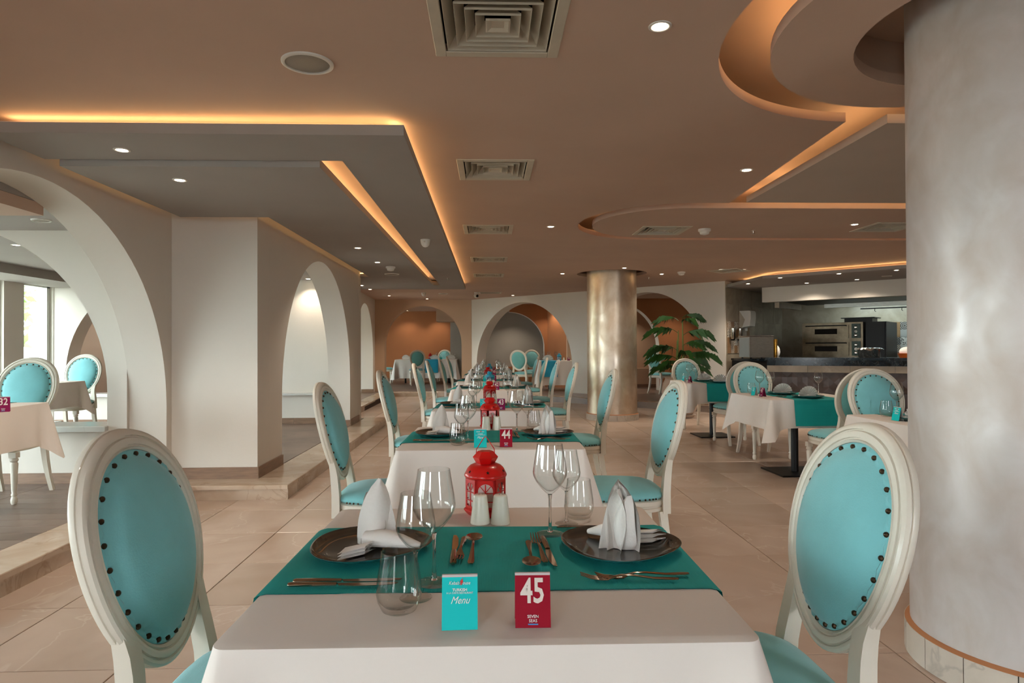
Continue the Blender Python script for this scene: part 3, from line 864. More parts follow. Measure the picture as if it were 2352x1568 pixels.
CL_RIGHT = build_cloth('tablecloth', 0.440, 0.440, (0.27, 0.27, 0.25, 0.25), 5)
def runner_mesh(a, w, drop, z=TZ + 0.0025):
    """strip over the table along x with both ends hanging"""
    path = []
    for f in (1.0, 0.8, 0.6, 0.4, 0.2, 0.05): path.append((-(a + 0.012 + 0.030 * f), z - drop * f))
    path += [(-(a + 0.006), z - 0.004), (-(a - 0.01), z)]
    for k in range(1, 8): path.append((-(a - 0.01) + 2 * (a - 0.01) * k / 8, z))
    path += [(-x, zz) for x, zz in reversed(path[:8])]
    G = []
    for k in range(9):
        y = -w + 2 * w * k / 8
        G.append([(x, y, zz + (0.0012 * math.sin(7 * x + 2 * k) if abs(x) < a - 0.03 else 0)) for x, zz in path])
    mb = MB().grid(G)
    top = len(mb.v)
    mb.v += [(x, y, zz - 0.0015) if abs(x) < a else (x - math.copysign(0.0018, x), y, zz) for x, y, zz in mb.v]
    mb.f += [tuple(i + top for i in reversed(f)) for f in mb.f]
    return mb
RU_ROW = mesh_of('table_runner', runner_mesh(0.440, 0.225, 0.16), 50); RU_ROW.materials.append(M_runner)
RU_RIGHT = mesh_of('table_runner', runner_mesh(0.440, 0.235, 0.235), 50); RU_RIGHT.materials.append(M_runner)

# ---------------------------------------------------------------- glasses
def build_wine(h=0.222):
    k = h / 0.222
    t = thing('wine_glass', 'glass', 'wine glass')
    outer = [(0.0045, 0.098), (0.010, 0.102), (0.022, 0.114), (0.0345, 0.130), (0.0415, 0.144), (0.0425, 0.154), (0.0395, 0.176), (0.0345, 0.204), (0.0318, 0.222)]
    inner = [(0.0308, 0.222), (0.0335, 0.204), (0.0385, 0.176), (0.0415, 0.154), (0.0403, 0.145), (0.0335, 0.1315), (0.021, 0.1165), (0.008, 0.107), (0.001, 0.106)]
    obj('bowl', MB().lathe([(r * k, z * k) for r, z in outer + inner], 36), M_thin, t, smooth=60)
    obj('stem', MB().lathe([(r * k, z * k) for r, z in [(0.007, 0.006), (0.0042, 0.016), (0.0034, 0.05), (0.0036, 0.085), (0.0055, 0.0975)]], 16), M_glass, t, smooth=60)
    obj('foot', MB().lathe([(r * k, z * k) for r, z in [(0.0335, 0.0002), (0.0345, 0.0012), (0.030, 0.0022), (0.016, 0.0042), (0.007, 0.0058)]], 36), M_thin, t, smooth=60)
    return Proto(t)
WINE_L = build_wine(0.226); WINE_S = build_wine(0.198)
def build_tumbler():
    o = obj('water_tumbler', MB().lathe([(0.024, 0.0003), (0.031, 0.004), (0.0385, 0.020), (0.041, 0.032), (0.0395, 0.055), (0.0335, 0.095), (0.0320, 0.108), (0.0308, 0.108), (0.0322, 0.095), (0.0382, 0.055), (0.0397, 0.033), (0.0372, 0.022), (0.028, 0.012), (0.001, 0.011)], 40), M_thin, smooth=60)
    tag(o, 'glass', 'tumbler')
    return Proto(o)
TUMBLER = build_tumbler()

# ---------------------------------------------------------------- plates, cutlery, shakers
def build_plate(m, R=0.138):
    t = thing('charger_plate', 'plate', 'plate')
    def ring(r, z, n=60):
        return [(r * (1 + 0.055 * math.cos(3 * a + 0.6)) * math.cos(a), r * (1 + 0.055 * math.cos(3 * a + 0.6)) * math.sin(a), z) for a in [2 * PI * i / n for i in range(n)]]
    obj('dish', MB().rings([ring(R - 0.001, 0.0185), ring(R - 0.004, 0.0195), ring(R * 0.90, 0.011), ring(R * 0.72, 0.0075), ring(R * 0.4, 0.0065), ring(0.01, 0.0062)], False, True), m, t, smooth=60)
    obj('underside', MB().rings([ring(R * 0.62, 0.0004), ring(R * 0.70, 0.0025), ring(R * 0.90, 0.009), ring(R, 0.0180), ring(R - 0.001, 0.0185)], True, False), M_plateteal, t, smooth=60)
    return Proto(t)
PLATE = build_plate(M_plate); PLATE_T = build_plate(M_plateteal)
def build_knife(L=0.215):
    t = thing('table_knife', 'knife', 'knife')
    obj('handle', MB().tube([(0, 0, 0.0045), (0, 0.005, 0.0045), (0, 0.05, 0.0045), (0, 0.095, 0.004)], [0.005, 0.0078, 0.0075, 0.006], 8, rx=[0.003, 0.0042, 0.004, 0.003]), M_cutlery, t, smooth=60)
    bl = [(-0.005, 0.095), (0.006, 0.10), (0.0095, 0.13), (0.009, 0.185), (0.004, L - 0.004), (-0.004, L), (-0.0055, 0.18)]
    obj('blade', MB().prism([(x, y) for x, y in bl], 0.0028, 0.0044), M_cutlery, t, smooth=0)
    return Proto(t)
def build_fork():
    t = thing('table_fork', 'fork', 'fork')
    obj('handle', MB().tube([(0, 0, 0.004), (0, 0.01, 0.004), (0, 0.05, 0.005), (0, 0.09, 0.010), (0, 0.115, 0.011), (0, 0.130, 0.007), (0, 0.142, 0.004)], [0.005, 0.008, 0.006, 0.0036, 0.0036, 0.008, 0.0125], 8, rx=[0.0014, 0.0018, 0.0020, 0.0020, 0.0018, 0.0014, 0.0012]), M_cutlery, t, smooth=60)
    tn = MB()
    for x in (-0.0095, -0.0032, 0.0032, 0.0095):
        tn.tube([(x, 0.140, 0.004), (x, 0.155, 0.0035), (x, 0.175, 0.006), (x * 0.95, 0.196, 0.013)], [0.0021, 0.002, 0.0018, 0.0009], 5, rx=[0.0012, 0.0012, 0.001, 0.0007])
    obj('tines', tn, M_cutlery, t, smooth=60)
    return Proto(t)
def build_spoon():
    t = thing('table_spoon', 'spoon', 'spoon')
    obj('handle', MB().tube([(0, 0, 0.004), (0, 0.01, 0.004), (0, 0.05, 0.005), (0, 0.10, 0.011), (0, 0.132, 0.012), (0, 0.145, 0.010)], [0.005, 0.008, 0.006, 0.0036, 0.0034, 0.004], 8, rx=[0.0014, 0.0018, 0.002, 0.002, 0.0018, 0.0014]), M_cutlery, t, smooth=60)
    G = []
    for f, r in [(0.0, 0.0), (0.004, 0.35), (0.007, 0.7), (0.0095, 1.0)]:
        G.append([(max(r, 0.03) * 0.021 * math.cos(a), 0.172 + max(r, 0.03) * 0.031 * math.sin(a), 0.0025 + f) for a in [2 * PI * i / 24 for i in range(24)]])
    G.append([(x * 0.97, 0.172 + (y - 0.172) * 0.97, z + 0.001) for x, y, z in G[-1]])
    for f, r in [(0.007, 0.66), (0.004, 0.33), (0.0, 0.02)]:
        G.append([(r * 0.021 * math.cos(a), 0.172 + r * 0.031 * math.sin(a), 0.0038 + f) for a in [2 * PI * i / 24 for i in range(24)]])
    obj('spoon_bowl', MB().rings(G), M_cutlery, t, smooth=60)
    return Proto(t)
KNIFE, FORK, SPOON = build_knife(), build_fork(), build_spoon()
def build_shaker():
    t = thing('salt_shaker', 'shaker', 'shaker')
    prof = [(0.0255, 0.0003), (0.0268, 0.003)]
    for k in range(22):
        z = 0.004 + k * 0.0032; r = 0.0268 - (z - 0.003) * 0.115
        prof += [(r, z), (r - 0.0005, z + 0.0016)]
    prof += [(0.0178, 0.0755), (0.0155, 0.0775), (0.006, 0.078)]
    obj('body', MB().lathe(prof, 28), M_porcelain, t, smooth=40)
    h = MB()
    for a in range(3): h.lathe([(0.0012, 0.0779), (0.0012, 0.0783)], 8, (0.006 * math.cos(a * 2.1), 0.006 * math.sin(a * 2.1), 0))
    obj('pour_holes', h, M_dark, t, smooth=0)['kind'] = 'stuff'
    return Proto(t)
SHAKER = build_shaker()

# ---------------------------------------------------------------- lantern (hexagonal, arched windows, star-pierced roof)
def build_lantern(m, nm):
    t = thing(nm, 'lantern', 'lantern')
    R = 0.056
    hexr = lambda r, z: [(r * math.cos(PI / 3 * k), r * math.sin(PI / 3 * k), z) for k in range(6)]
    obj('base', MB().rings([hexr(R * 0.86, 0.0004), hexr(R * 1.0, 0.008), hexr(R * 1.10, 0.015), hexr(R * 1.10, 0.019), hexr(R * 0.98, 0.024)]), m, t, smooth=20)
    s = R; ap = R * math.cos(PI / 6); zb, zt = 0.024, 0.108
    W = s / 2 - 0.0005
    pn = MB()
    th = 0.0022
    def bar(u0, u1, w0, w1): pn.b2((u0, -th / 2, w0), (u1, th / 2, w1))
    bar(-W, -W + 0.0065, zb, zt); bar(W - 0.0065, W, zb, zt); bar(-W, W, zb, zb + 0.006); bar(-0.0016, 0.0016, zb, 0.094)
    for w in (0.046, 0.070): bar(-W, W, w - 0.0012, w + 0.0012)
    r0 = W - 0.0065; zc = 0.0745; seg = 14
    arc = [(r0 * math.cos(PI - PI * k / seg), zc + r0 * math.sin(PI - PI * k / seg)) for k in range(seg + 1)]
    out = [(-W, zc)] + [(x, z) for x, z in arc] + [(W, zc), (W, zt), (-W, zt)]
    pn.rings([[(a, -th / 2, b) for a, b in out], [(a, th / 2, b) for a, b in out]])
    for sx in (-1, 1): pn.tube([(0, 0, 0.072), (sx * r0 * 0.72, 0, zc + r0 * 0.72)], 0.0013, 4)
    pm = mesh_of('window_panel', pn, 0); pm.materials.append(m)
    gm = mesh_of('pane', MB().b2((-W + 0.004, 0.002, zb + 0.003), (W - 0.004, 0.003, zt - 0.004)), 0); gm.materials.append(M_frost)
    for k in range(6):
        a = PI / 6 + PI / 3 * k
        for nm2, d, off in (('window_panel', pm, 0.0), ('pane', gm, -0.004)):
            link(nm2, d, t, ((ap + off) * math.cos(a), (ap + off) * math.sin(a), 0), a + PI / 2)
    n = 36
    dome = [(R * 0.99, 0.106), (R * 1.06, 0.110), (R * 1.08, 0.113), (R * 1.06, 0.117), (R * 1.00, 0.123), (R * 0.92, 0.132), (R * 0.78, 0.140), (R * 0.60, 0.1445), (R * 0.48, 0.146)]
    obj('roof', MB().lathe(dome, n), m, t, smooth=50)
    capp = [(0.46, 0.145), (0.50, 0.149), (0.62, 0.161), (0.64, 0.163), (0.62, 0.165), (0.50, 0.172), (0.42, 0.178), (0.38, 0.180), (0.05, 0.1805)]
    obj('cap', MB().rings([hexr(R * r, z) for r, z in capp]), m, t, smooth=25)
    obj('handle', MB().tube([(-0.026, 0, 0.166), (-0.025, 0, 0.185), (-0.008, 0, 0.212), (0, 0, 0.222), (0.008, 0, 0.212), (0.025, 0, 0.185), (0.026, 0, 0.166)], 0.0013, 6), m, t)
    for k in range(6):
        a = -PI / 2 + 0.12 + k * PI / 3
        pts = [(0.0055 * (1 if i % 2 == 0 else 0.42) * math.cos(PI / 2 + i * PI / 5), 0.0055 * (1 if i % 2 == 0 else 0.42) * math.sin(PI / 2 + i * PI / 5)) for i in range(10)]
        st = obj('star_opening', MB().prism(pts, 0, 0.0006), M_dark, t, smooth=0)
        rr = R * 0.955 + 0.0006
        st.location = (rr * math.cos(a), rr * math.sin(a), 0.1275)
        st.rotation_euler = (PI / 2 - 0.62, 0, a + PI / 2)
    return Proto(t)
LANT_R = build_lantern(M_red, 'red_lantern'); LANT_B = build_lantern(M_blue, 'blue_lantern')

# ---------------------------------------------------------------- table cards
CW, CH = 0.060, 0.088
def build_card(kind, text, colour):
    t = thing('menu_card' if kind == 'menu' else 'number_card', 'card', 'card')
    tilt = 0.22
    for s, nm, m in ((1, 'front_panel', colour), (-1, 'back_panel', colour if kind != 'menu' else M_acryl)):
        p = obj(nm, MB().bevbox((0, 0, CH / 2), (CW, 0.0022, CH), 0.0006), m, t, smooth=0)
        p.rotation_euler = (-tilt * s, 0, 0); p.location = (0, -0.0195 * s, 0.0006)
    obj('top_edge', MB().box((0, 0, CH * math.cos(tilt) - 0.001), (CW, 0.005, 0.004)), M_acryl, t, smooth=0)
    f = [c for c in t.children if c.name.startswith('front_panel')][0]
    yy = -0.0016
    if kind == 'number':
        text_mesh('number', text, 0.056, M_text, f, (0, yy, CH * 0.65), sx=0.74, bold=0.0011)
        text_mesh('brand_print', 'SEVEN\nSEAS', 0.0068, M_textw, f, (0, yy, CH * 0.165))
        obj('brand_bar', MB().b2((-0.0085, yy - 0.0003, CH * 0.055), (0.0085, yy, CH * 0.075)), M_bluep, f, smooth=0)
    else:
        text_mesh('logo_print', 'Kebab   ouse', 0.0080, M_textw, f, (-0.0005, yy, CH * 0.845), sx=0.86, shear=0.25)
        fl = [(-0.0025, 0), (-0.0005, 0.001), (0.0016, 0.006), (0.0004, 0.010), (0.0012, 0.013), (-0.0014, 0.009), (-0.0006, 0.005)]
        a = obj('flame_print', MB().rings([[(x + 0.004, yy - 0.0004, CH * 0.80 + z) for x, z in fl], [(x + 0.004, yy, CH * 0.80 + z) for x, z in fl]]).add(*(lambda q: ([(x + 0.0018, yy - 0.0004, CH * 0.81 + z * 0.7) for x, z in q], [tuple(range(len(q)))]))(fl)), M_redp, f, smooth=0)
        text_mesh('line_print', 'TURKISH', 0.0062, M_textw, f, (0, yy, CH * 0.72), bold=0.00012)
        text_mesh('line_print', 'A LA CARTE RESTAURANT', 0.0044, M_textw, f, (0, yy, CH * 0.665), sx=0.86)
        text_mesh('title_print', 'Menu', 0.0165, M_textw, f, (0, yy, CH * 0.53), sx=0.85, shear=0.45)
    return Proto(t)
MENU = build_card('menu', '', M_cardteal)

# ---------------------------------------------------------------- napkins
def build_napkin_peak():
    mb = MB()
    def leaf(h, w0, lean_x, rot, off, curl):
        G = []
        for j in range(9):
            v = j / 8; w = w0 * (0.68 + 0.42 * v) * max(0.0, 1 - v ** 2.0) ** 0.85 + 0.002
            row = []
            for i in range(9):
                u = -1 + i / 4
                x = u * w + lean_x * v * v; y = curl * (u * u) * (1 - 0.5 * v) - 0.012 * math.sin(v * PI) ; z = 0.004 + v * h
                row.append(Vector((x, y, z)))
            G.append(row)
        Mr = Matrix.Rotation(rot, 3, 'Z')
        G = [[Mr @ p + Vector(off) for p in r] for r in G]
        mb.grid(G)
        mb.grid([[p + Vector((0.0, 0.004, -0.003)) for p in r] for r in G])
    leaf(0.152, 0.050, 0.012, 0.1, (0.0, 0.0, 0), 0.035)
    leaf(0.135, 0.042, -0.008, -0.5, (0.012, 0.018, 0), 0.03)
    leaf(0.120, 0.040, 0.02, 2.6, (0.006, 0.02, 0), 0.03)
    # rolled arm to one side
    mb.tube([(-0.02, 0.0, 0.022), (0.02, -0.028, 0.026), (0.055, -0.048, 0.022), (0.095, -0.058, 0.012)], [0.024, 0.026, 0.020, 0.009], 12, rx=[0.018, 0.020, 0.015, 0.006])
    # stacked pleats to the other
    for k in range(3):
        z = 0.005 + k * 0.009
        G = []
        for i in range(7):
            f = i / 6
            x = -0.015 - 0.060 * f; y = -0.03 - 0.028 * f - 0.006 * k
            G.append([(x + 0.016, y + 0.012, z), (x + 0.004, y - 0.004, z + 0.004), (x - 0.012, y - 0.024, z + 0.001 - 0.002 * k * f), (x - 0.014, y - 0.026, z - 0.002), (x + 0.004, y - 0.004, z - 0.001), (x + 0.016, y + 0.012, z - 0.003)])
        mb.grid(G)
    o = obj('folded_napkin', mb, M_napkin, smooth=70, fix=False); tag(o, 'napkin', 'napkin')
    return Proto(o)
def build_napkin_fan():
    mb = MB(); K = 11; G = []
    for j in range(6):
        r = 0.016 + 0.076 * j / 5
        row = []
        for i in range(4 * K + 1):
            a = math.radians(6 + 168 * i / (4 * K))
            ph = math.cos(2 * PI * i / 4)
            y = 0.007 * (j / 5) * ph - 0.03 * math.sin(a) * (j / 5) * 0.5
            row.append((r * math.cos(a) * 1.08, y, 0.008 + r * math.sin(a)))
        G.append(row)
    mb.grid(G)
    mb.tube([(-0.085, 0.012, 0.010), (-0.03, 0.016, 0.013), (0.03, 0.016, 0.013), (0.085, 0.012, 0.010)], [0.010, 0.02, 0.02, 0.010], 10, rx=[0.005, 0.009, 0.009, 0.005])
    o = obj('fan_napkin', mb, M_napkin, smooth=70, fix=False); tag(o, 'napkin', 'napkin')
    return Proto(o)
NAP_P, NAP_F = build_napkin_peak(), build_napkin_fan()
# ================================================================ PLACING THE TABLES
UP = TZ + 0.0012       # on the cloth
UR = TZ + 0.0050       # on the runner
ROW = [(45, 0.003, 1.48), (44, 0.012, 3.45), (43, 0.015, 5.28), (42, 0.020, 7.60), (41, 0.000, 9.38), (40, 0.020, 11.44), (39, 0.025, 13.44)]
LANT = {45: 'r', 44: 'r', 43: 'r', 42: 'b', 41: 'r', 40: 'b', 39: None}
WORDS = {45: 'forty-five', 44: 'forty-four', 43: 'forty-three', 42: 'forty-two', 41: 'forty-one', 40: 'forty', 39: 'thirty-nine'}
def place_cloth(me, c, rz, label, group, z=0.0):
    o = link('tablecloth', me, None, (c[0], c[1], z), rz)
    return tag(o, label, 'tablecloth', group)
def place_runner(me, c, rz, label, group, z=0.0):
    o = link('table_runner', me, None, (c[0], c[1], z), rz)
    return tag(o, label, 'table runner', group)
def wob(k): return random.uniform(-k, k)
ROT = -0.012
for num, cx, cy in ROW:
    on = 'table ' + WORDS[num]
    near = num == 45
    J = 0.0 if near else 0.012
    tb = TABLE.place((cx, cy, 0), ROT, 'square pedestal table under the cloth of ' + on, 'pedestal dining tables')
    place_cloth(CL_ROW, (cx, cy), ROT, 'white cloth hanging over %s' % on, 'white tablecloths')
    place_runner(RU_ROW, (cx, cy), ROT, 'teal woven runner across %s' % on, 'teal runners')
    CHAIR.place((cx - (0.50 if near else 0.57), cy + wob(J) - 0.01, 0), -PI / 2 + wob(J), 'aqua oval-back chair on the arcade side of %s' % on, G_ROW)
    CHAIR.place((cx + (0.55 if near else 0.68), cy + wob(J) - 0.01, 0), PI / 2 + wob(J), 'aqua oval-back chair on the column side of %s' % on, G_ROW)
    def at(dx, dy, z=UP):
        c, s = 1.0, 0.0
        return (cx + dx * c - dy * s + wob(J * 0.6), cy + dx * s + dy * c + wob(J * 0.6), z)
    MENU.place(at(-0.054, -0.375), 0.02 + wob(J), 'turquoise menu card standing on %s' % on, 'menu cards')
    nc = build_card('number', str(num), M_cardred if num >= 44 else M_cardpur)
    nc.place(at(0.070, -0.372), -0.02 + wob(J), 'red number card reading ' + WORDS[num], 'number cards')
    TUMBLER.place(at(-0.166, -0.310), 0, 'stemless water tumbler beside the menu card on %s' % on, 'water tumblers')
    TUMBLER.place(at(0.244, 0.300), 0, 'stemless water tumbler behind the column-side plate on %s' % on, 'water tumblers')
    WINE_S.place(at(-0.143, -0.250, UR if False else UP), 0, 'shorter wine glass on the arcade side of %s' % on, 'wine glasses')
    WINE_L.place(at(-0.114, -0.183, UR), 0, 'taller wine glass on the arcade side of %s' % on, 'wine glasses')
    WINE_L.place(at(0.149, 0.140, UR), 0, 'taller wine glass on the column side of %s' % on, 'wine glasses')
    WINE_S.place(at(0.203, 0.245, UP), 0, 'shorter wine glass on the column side of %s' % on, 'wine glasses')
    PLATE.place(at(-0.283, 0.035, UR), 0.3, 'dark glazed plate on the arcade side of %s' % on, 'charger plates')
    PLATE.place(at(0.298, 0.012, UR), 2.5, 'dark glazed plate on the column side of %s' % on, 'charger plates')
    NAP_P.place(at(-0.268, 0.035, UR + 0.0065), 0.25 + wob(J * 8), 'white napkin folded to a peak on the arcade-side plate of %s' % on, 'peaked napkins')
    NAP_P.place(at(0.308, 0.008, UR + 0.0065), PI - 0.35 + wob(J * 8), 'white napkin folded to a peak on the column-side plate of %s' % on, 'peaked napkins', (1, -1, 1) if False else None)
    SHAKER.place(at(-0.028, 0.262), 0, 'white ribbed shaker nearer the arcade on %s' % on, 'shakers')
    SHAKER.place(at(0.026, 0.258), 0, 'white ribbed shaker nearer the column on %s' % on, 'shakers')
    if LANT[num]:
        (LANT_R if LANT[num] == 'r' else LANT_B).place(at(-0.014, 0.352), 0.0 if near else wob(0.3), ('red' if LANT[num] == 'r' else 'blue') + ' metal lantern with arched windows on %s' % on, 'lanterns')
    if num >= 42:
        KNIFE.place(at(-0.082, -0.085, UR), 0.03, 'small knife beside the spoon on %s' % on, 'cutlery')
        FORK.place(at(-0.064, 0.115, UR), PI - 0.05, 'small fork between knife and spoon on %s' % on, 'cutlery')
        SPOON.place(at(-0.044, -0.085, UR), -0.02, 'spoon on the arcade side of %s' % on, 'cutlery')
        FORK.place(at(0.118, -0.085, UR), 0.06, 'upright-laid fork beside the column-side plate of %s' % on, 'cutlery')
        KNIFE.place(at(0.126, 0.105, UR), PI + 0.05, 'small knife beside the column-side plate of %s' % on, 'cutlery')
        SPOON.place(at(0.090, 0.075, UR), PI - 0.02, 'spoon on the column side of %s' % on, 'cutlery')
        KNIFE.place(at(-0.395, -0.172, UR), -PI / 2 + 0.01, 'knife at the front of the arcade-side plate on %s, nearer the plate' % on, 'cutlery')
        KNIFE.place(at(-0.400, -0.192, UR), -PI / 2 + 0.0, 'knife at the front of the arcade-side plate on %s, nearer the cards' % on, 'cutlery')
        FORK.place(at(0.405, -0.165, UR), PI / 2 + 0.09, 'fork at the front of the column-side plate on %s, nearer the plate' % on, 'cutlery')
        FORK.place(at(0.375, -0.195, UR), PI / 2 - 0.07, 'fork at the front of the column-side plate on %s, nearer the cards' % on, 'cutlery')
        KNIFE.place(at(0.385, 0.190, UR), PI / 2, 'knife behind the column-side plate on %s' % on, 'cutlery')

# ---------------------------------------------------------------- the three tables towards the kitchen
def setting_right(tag_name, c, rz, num, chairs, spots, dz=0.0, menu=True):
    on = tag_name
    TABLE.place((c[0], c[1], dz), rz, 'square pedestal table under the cloth of %s' % on, 'pedestal dining tables')
    place_cloth(CL_RIGHT, c, rz, 'white cloth hanging over %s' % on, 'white tablecloths', dz)
    place_runner(RU_RIGHT, c, rz + PI / 2, 'teal runner hanging over %s' % on, 'teal runners', dz)
    for k, (x, y, r, lab) in enumerate(chairs): CHAIR.place((x, y, dz), r, lab, G_ROW)
    kinds = {'tumbler': 0, 'small': 0, 'large': 0, 'fan': 0}
    for kind, u, v, lab in spots:
        p = atz(u, v, TZ + dz)
        q = (p.x, p.y, dz + UP)
        if kind == 'menu': MENU.place(q, -PI / 2 + 0.15, lab, 'menu cards')
        if kind == 'number':
            nc = build_card('number', num, M_cardpur); nc.place(q, -PI / 2 + 0.1, lab, 'number cards')
        if kind == 'tumbler': TUMBLER.place(q, 0, lab, 'water tumblers')
        if kind == 'small': WINE_S.place((q[0], q[1], dz + UR), 0, lab, 'wine glasses')
        if kind == 'large': WINE_L.place((q[0], q[1], dz + UR), 0, lab, 'wine glasses')
        if kind == 'fan':
            PLATE_T.place((q[0], q[1], dz + UR), 0.4, 'teal plate under the ' + lab.replace('white fan napkin', 'fan napkin'), 'teal plates')
            NAP_F.place((q[0], q[1], dz + UR + 0.007), wob(0.15), lab, 'fan napkins')
        if kind == 'fork': FORK.place((q[0], q[1], dz + UR), PI / 2 + wob(0.1), lab, 'cutlery')
        if kind == 'knife': KNIFE.place((q[0], q[1], dz + UR), PI / 2 + wob(0.1), lab, 'cutlery')
B_, A_, C_ = 'the table with card forty-seven', 'the table beside the potted palm', 'the table beside the pearly column'
setting_right(A_, (3.03, 8.68), 0.02, '46', [
    (3.06, 9.60, PI + 0.05, 'aqua oval-back chair between the potted palm and its table'),
    (3.10, 8.02, 0.02, 'aqua oval-back chair turned to the palm table, back to card forty-seven')],
    [('menu', 1571, 877, 'turquoise menu card on the table beside the palm'), ('number', 1585, 878.5, 'purple number card on the table beside the palm'),
     ('tumbler', 1574, 875.5, 'water tumbler on the table beside the palm'), ('large', 1583, 874.5, 'wine glass nearer the menu card on the palm table'), ('large', 1598, 874, 'wine glass nearer the fan napkin on the palm table'),
     ('fan', 1617, 875.5, 'white fan napkin nearer the glasses on the palm table'), ('fan', 1655, 879, 'white fan napkin nearer the kitchen on the palm table'), ('fork', 1640, 878, 'fork between the fan napkins on the palm table')])
setting_right(B_, (2.93, 6.10), 0.03, '47', [
    (3.03, 7.02, PI + 0.04, 'aqua oval-back chair behind card forty-seven facing its table'),
    (3.02, 5.40, 0.02, 'aqua oval-back chair seen from behind at the table with card forty-seven')],
    [('menu', 1733, 908, 'turquoise menu card next to card forty-seven'), ('number', 1752, 911, 'purple table number card reading forty-seven'),
     ('tumbler', 1726, 903.5, 'water tumbler behind the card reading forty-seven'), ('large', 1745, 904, 'wine glass nearer card forty-seven'), ('large', 1770, 905, 'wine glass nearer the fan napkin beside card forty-seven'),
     ('large', 1880, 905, 'wine glass on the kitchen side of the table with card forty-seven'), ('fan', 1797, 906, 'white fan napkin nearer card forty-seven'), ('fan', 1856, 914, 'white fan napkin nearer the chair back by card forty-seven'),
     ('fork', 1815, 903, 'fork nearer the back of the table with card forty-seven'), ('fork', 1822, 908, 'fork in the middle of the table with card forty-seven'), ('knife', 1806, 912, 'knife on the table with card forty-seven')])
setting_right(C_, (2.93, 3.97), 0.02, '48', [
    (3.05, 4.70, PI + 0.03, 'aqua oval-back chair behind the table beside the pearly column')],
    [('menu', 2062, 966, 'turquoise menu card on the table beside the pearly column'), ('tumbler', 2036, 957, 'water tumbler on the table beside the pearly column'), ('large', 2060, 957, 'wine glass on the table beside the pearly column'),
     ('fan', 2110, 966, 'white fan napkin on the table beside the pearly column')])

# ---------------------------------------------------------------- gallery tables by the windows
G1, G2 = 'the gallery table with card thirty-two', 'the table under the end window'
TABLE.place((-3.40, 4.02, H), 0.04, 'square pedestal table in the gallery with card thirty-two', 'pedestal dining tables')
place_cloth(CL_RIGHT, (-3.40, 4.02), 0.04, 'white cloth over the gallery table with card thirty-two', 'white tablecloths', H)
place_runner(RU_RIGHT, (-3.40, 4.02), PI / 2 + 0.04, 'teal runner over the gallery table with card thirty-two', 'teal runners', H)
CHAIR.place((-3.56, 4.86, H), PI + 0.06, 'aqua oval-back chair at the gallery table with card thirty-two', G_ROW)
n32 = build_card('number', '32', M_cardpur); p = atz(8, 946, TZ + H); n32.place((p.x, p.y, H + UP), 0.55, 'purple table number card reading thirty-two', 'number cards')
TABLE.place((-5.02, 7.05, H), 0.0, 'square pedestal table beyond the gallery parapet', 'pedestal dining tables')
place_cloth(CL_RIGHT, (-5.02, 7.05), 0.0, 'white cloth over the table beyond the gallery parapet', 'white tablecloths', H)
CHAIR.place((-5.05, 7.95, H), PI, 'aqua oval-back chair beyond the gallery parapet by the end window', G_ROW)

# ---------------------------------------------------------------- alcove tables behind the arches
def round_table(label, c, dz, rx, ry, runner_rz=None, drop=0.62):
    t = thing('banquet_table', label, 'table', (c[0], c[1], dz), 0, 'alcove tables')
    obj('table_top', MB().bevbox((0, 0, TZ - 0.02), (2 * rx - 0.03, 2 * ry - 0.03, 0.026), 0.004), M_white, t, smooth=0)
    for sx in (-1, 1):
        obj('leg', MB().lathe([(0.03, 0.0), (0.03, TZ - 0.034)], 12, (sx * (rx - 0.25), 0, 0)), M_black, t)
    return t
def long_cloth(label, c, dz, rx, ry, drop, seed):
    me = mesh_of('tablecloth', cloth_mesh(rx, ry, (drop, drop, drop, drop), seed, tip=0.08, flare=0.06, fold=0.022), 60); me.materials.append(M_cloth)
    return place_cloth(me, c, 0, label, 'alcove tablecloths', dz)
def runner_at(label, c, dz, ry, x, w=0.2, drop=0.4):
    me = mesh_of('table_runner', runner_mesh(ry, w, drop), 50); me.materials.append(MATS.get('blue_runner_weave') or fabric('blue_runner_weave', S(20, 150, 184)))
    return place_runner(me, (c[0] + x, c[1]), PI / 2, label, 'blue runners', dz)
# far left alcove
c = (-1.92, 20.12)
round_table('long table in the terracotta alcove behind the back arch', c, H, 0.92, 0.48)
long_cloth('white pleated cloth over the long alcove table', c, H, 0.93, 0.49, 0.56, 11)
runner_at('blue runner across the long alcove table', c, H, 0.49, 0.18)
CHAIR.place((-2.10, 19.02, H), 0.12, 'aqua chair with its back to the hall in the terracotta alcove', G_ROW)
CHAIR.place((-3.22, 20.15, H), -PI / 2, 'aqua chair at the head of the long alcove table', G_ROW)
CHAIR.place((-1.45, 20.95, H), PI, 'aqua chair against the terracotta alcove wall', G_ROW)
CHAIR.place((-0.56, 20.05, H), PI / 2 + 0.3, 'aqua chair at the grey wall end of the long alcove table', G_ROW)
LANT_R.place((-1.83, 20.2, H + UR), 0.2, 'red lantern on the long alcove table', 'lanterns')
for k, (dx, dy) in enumerate([(-0.62, -0.25), (0.25, -0.22), (0.75, -0.2)]):
    NAP_F.place((c[0] + dx, c[1] + dy, H + UR), wob(0.3), ['white fan napkin at the chair-head end of the long alcove table', 'white fan napkin in the middle of the long alcove table', 'white fan napkin at the grey wall end of the long alcove table'][k], 'fan napkins', (1.4, 1.4, 1.4))
for k, (dx, dy) in enumerate([(-0.42, -0.1), (0.30, 0.05), (0.42, 0.12), (0.62, -0.05), (0.85, 0.05)]):
    (WINE_L if k % 2 else WINE_S).place((c[0] + dx, c[1] + dy, H + UP), 0, 'wine glass standing on the long alcove table', 'glasses on the long alcove table')
SHAKER.place((c[0] + 0.36, c[1] - 0.1, H + UR), 0, 'white shaker on the long alcove table', 'shakers')
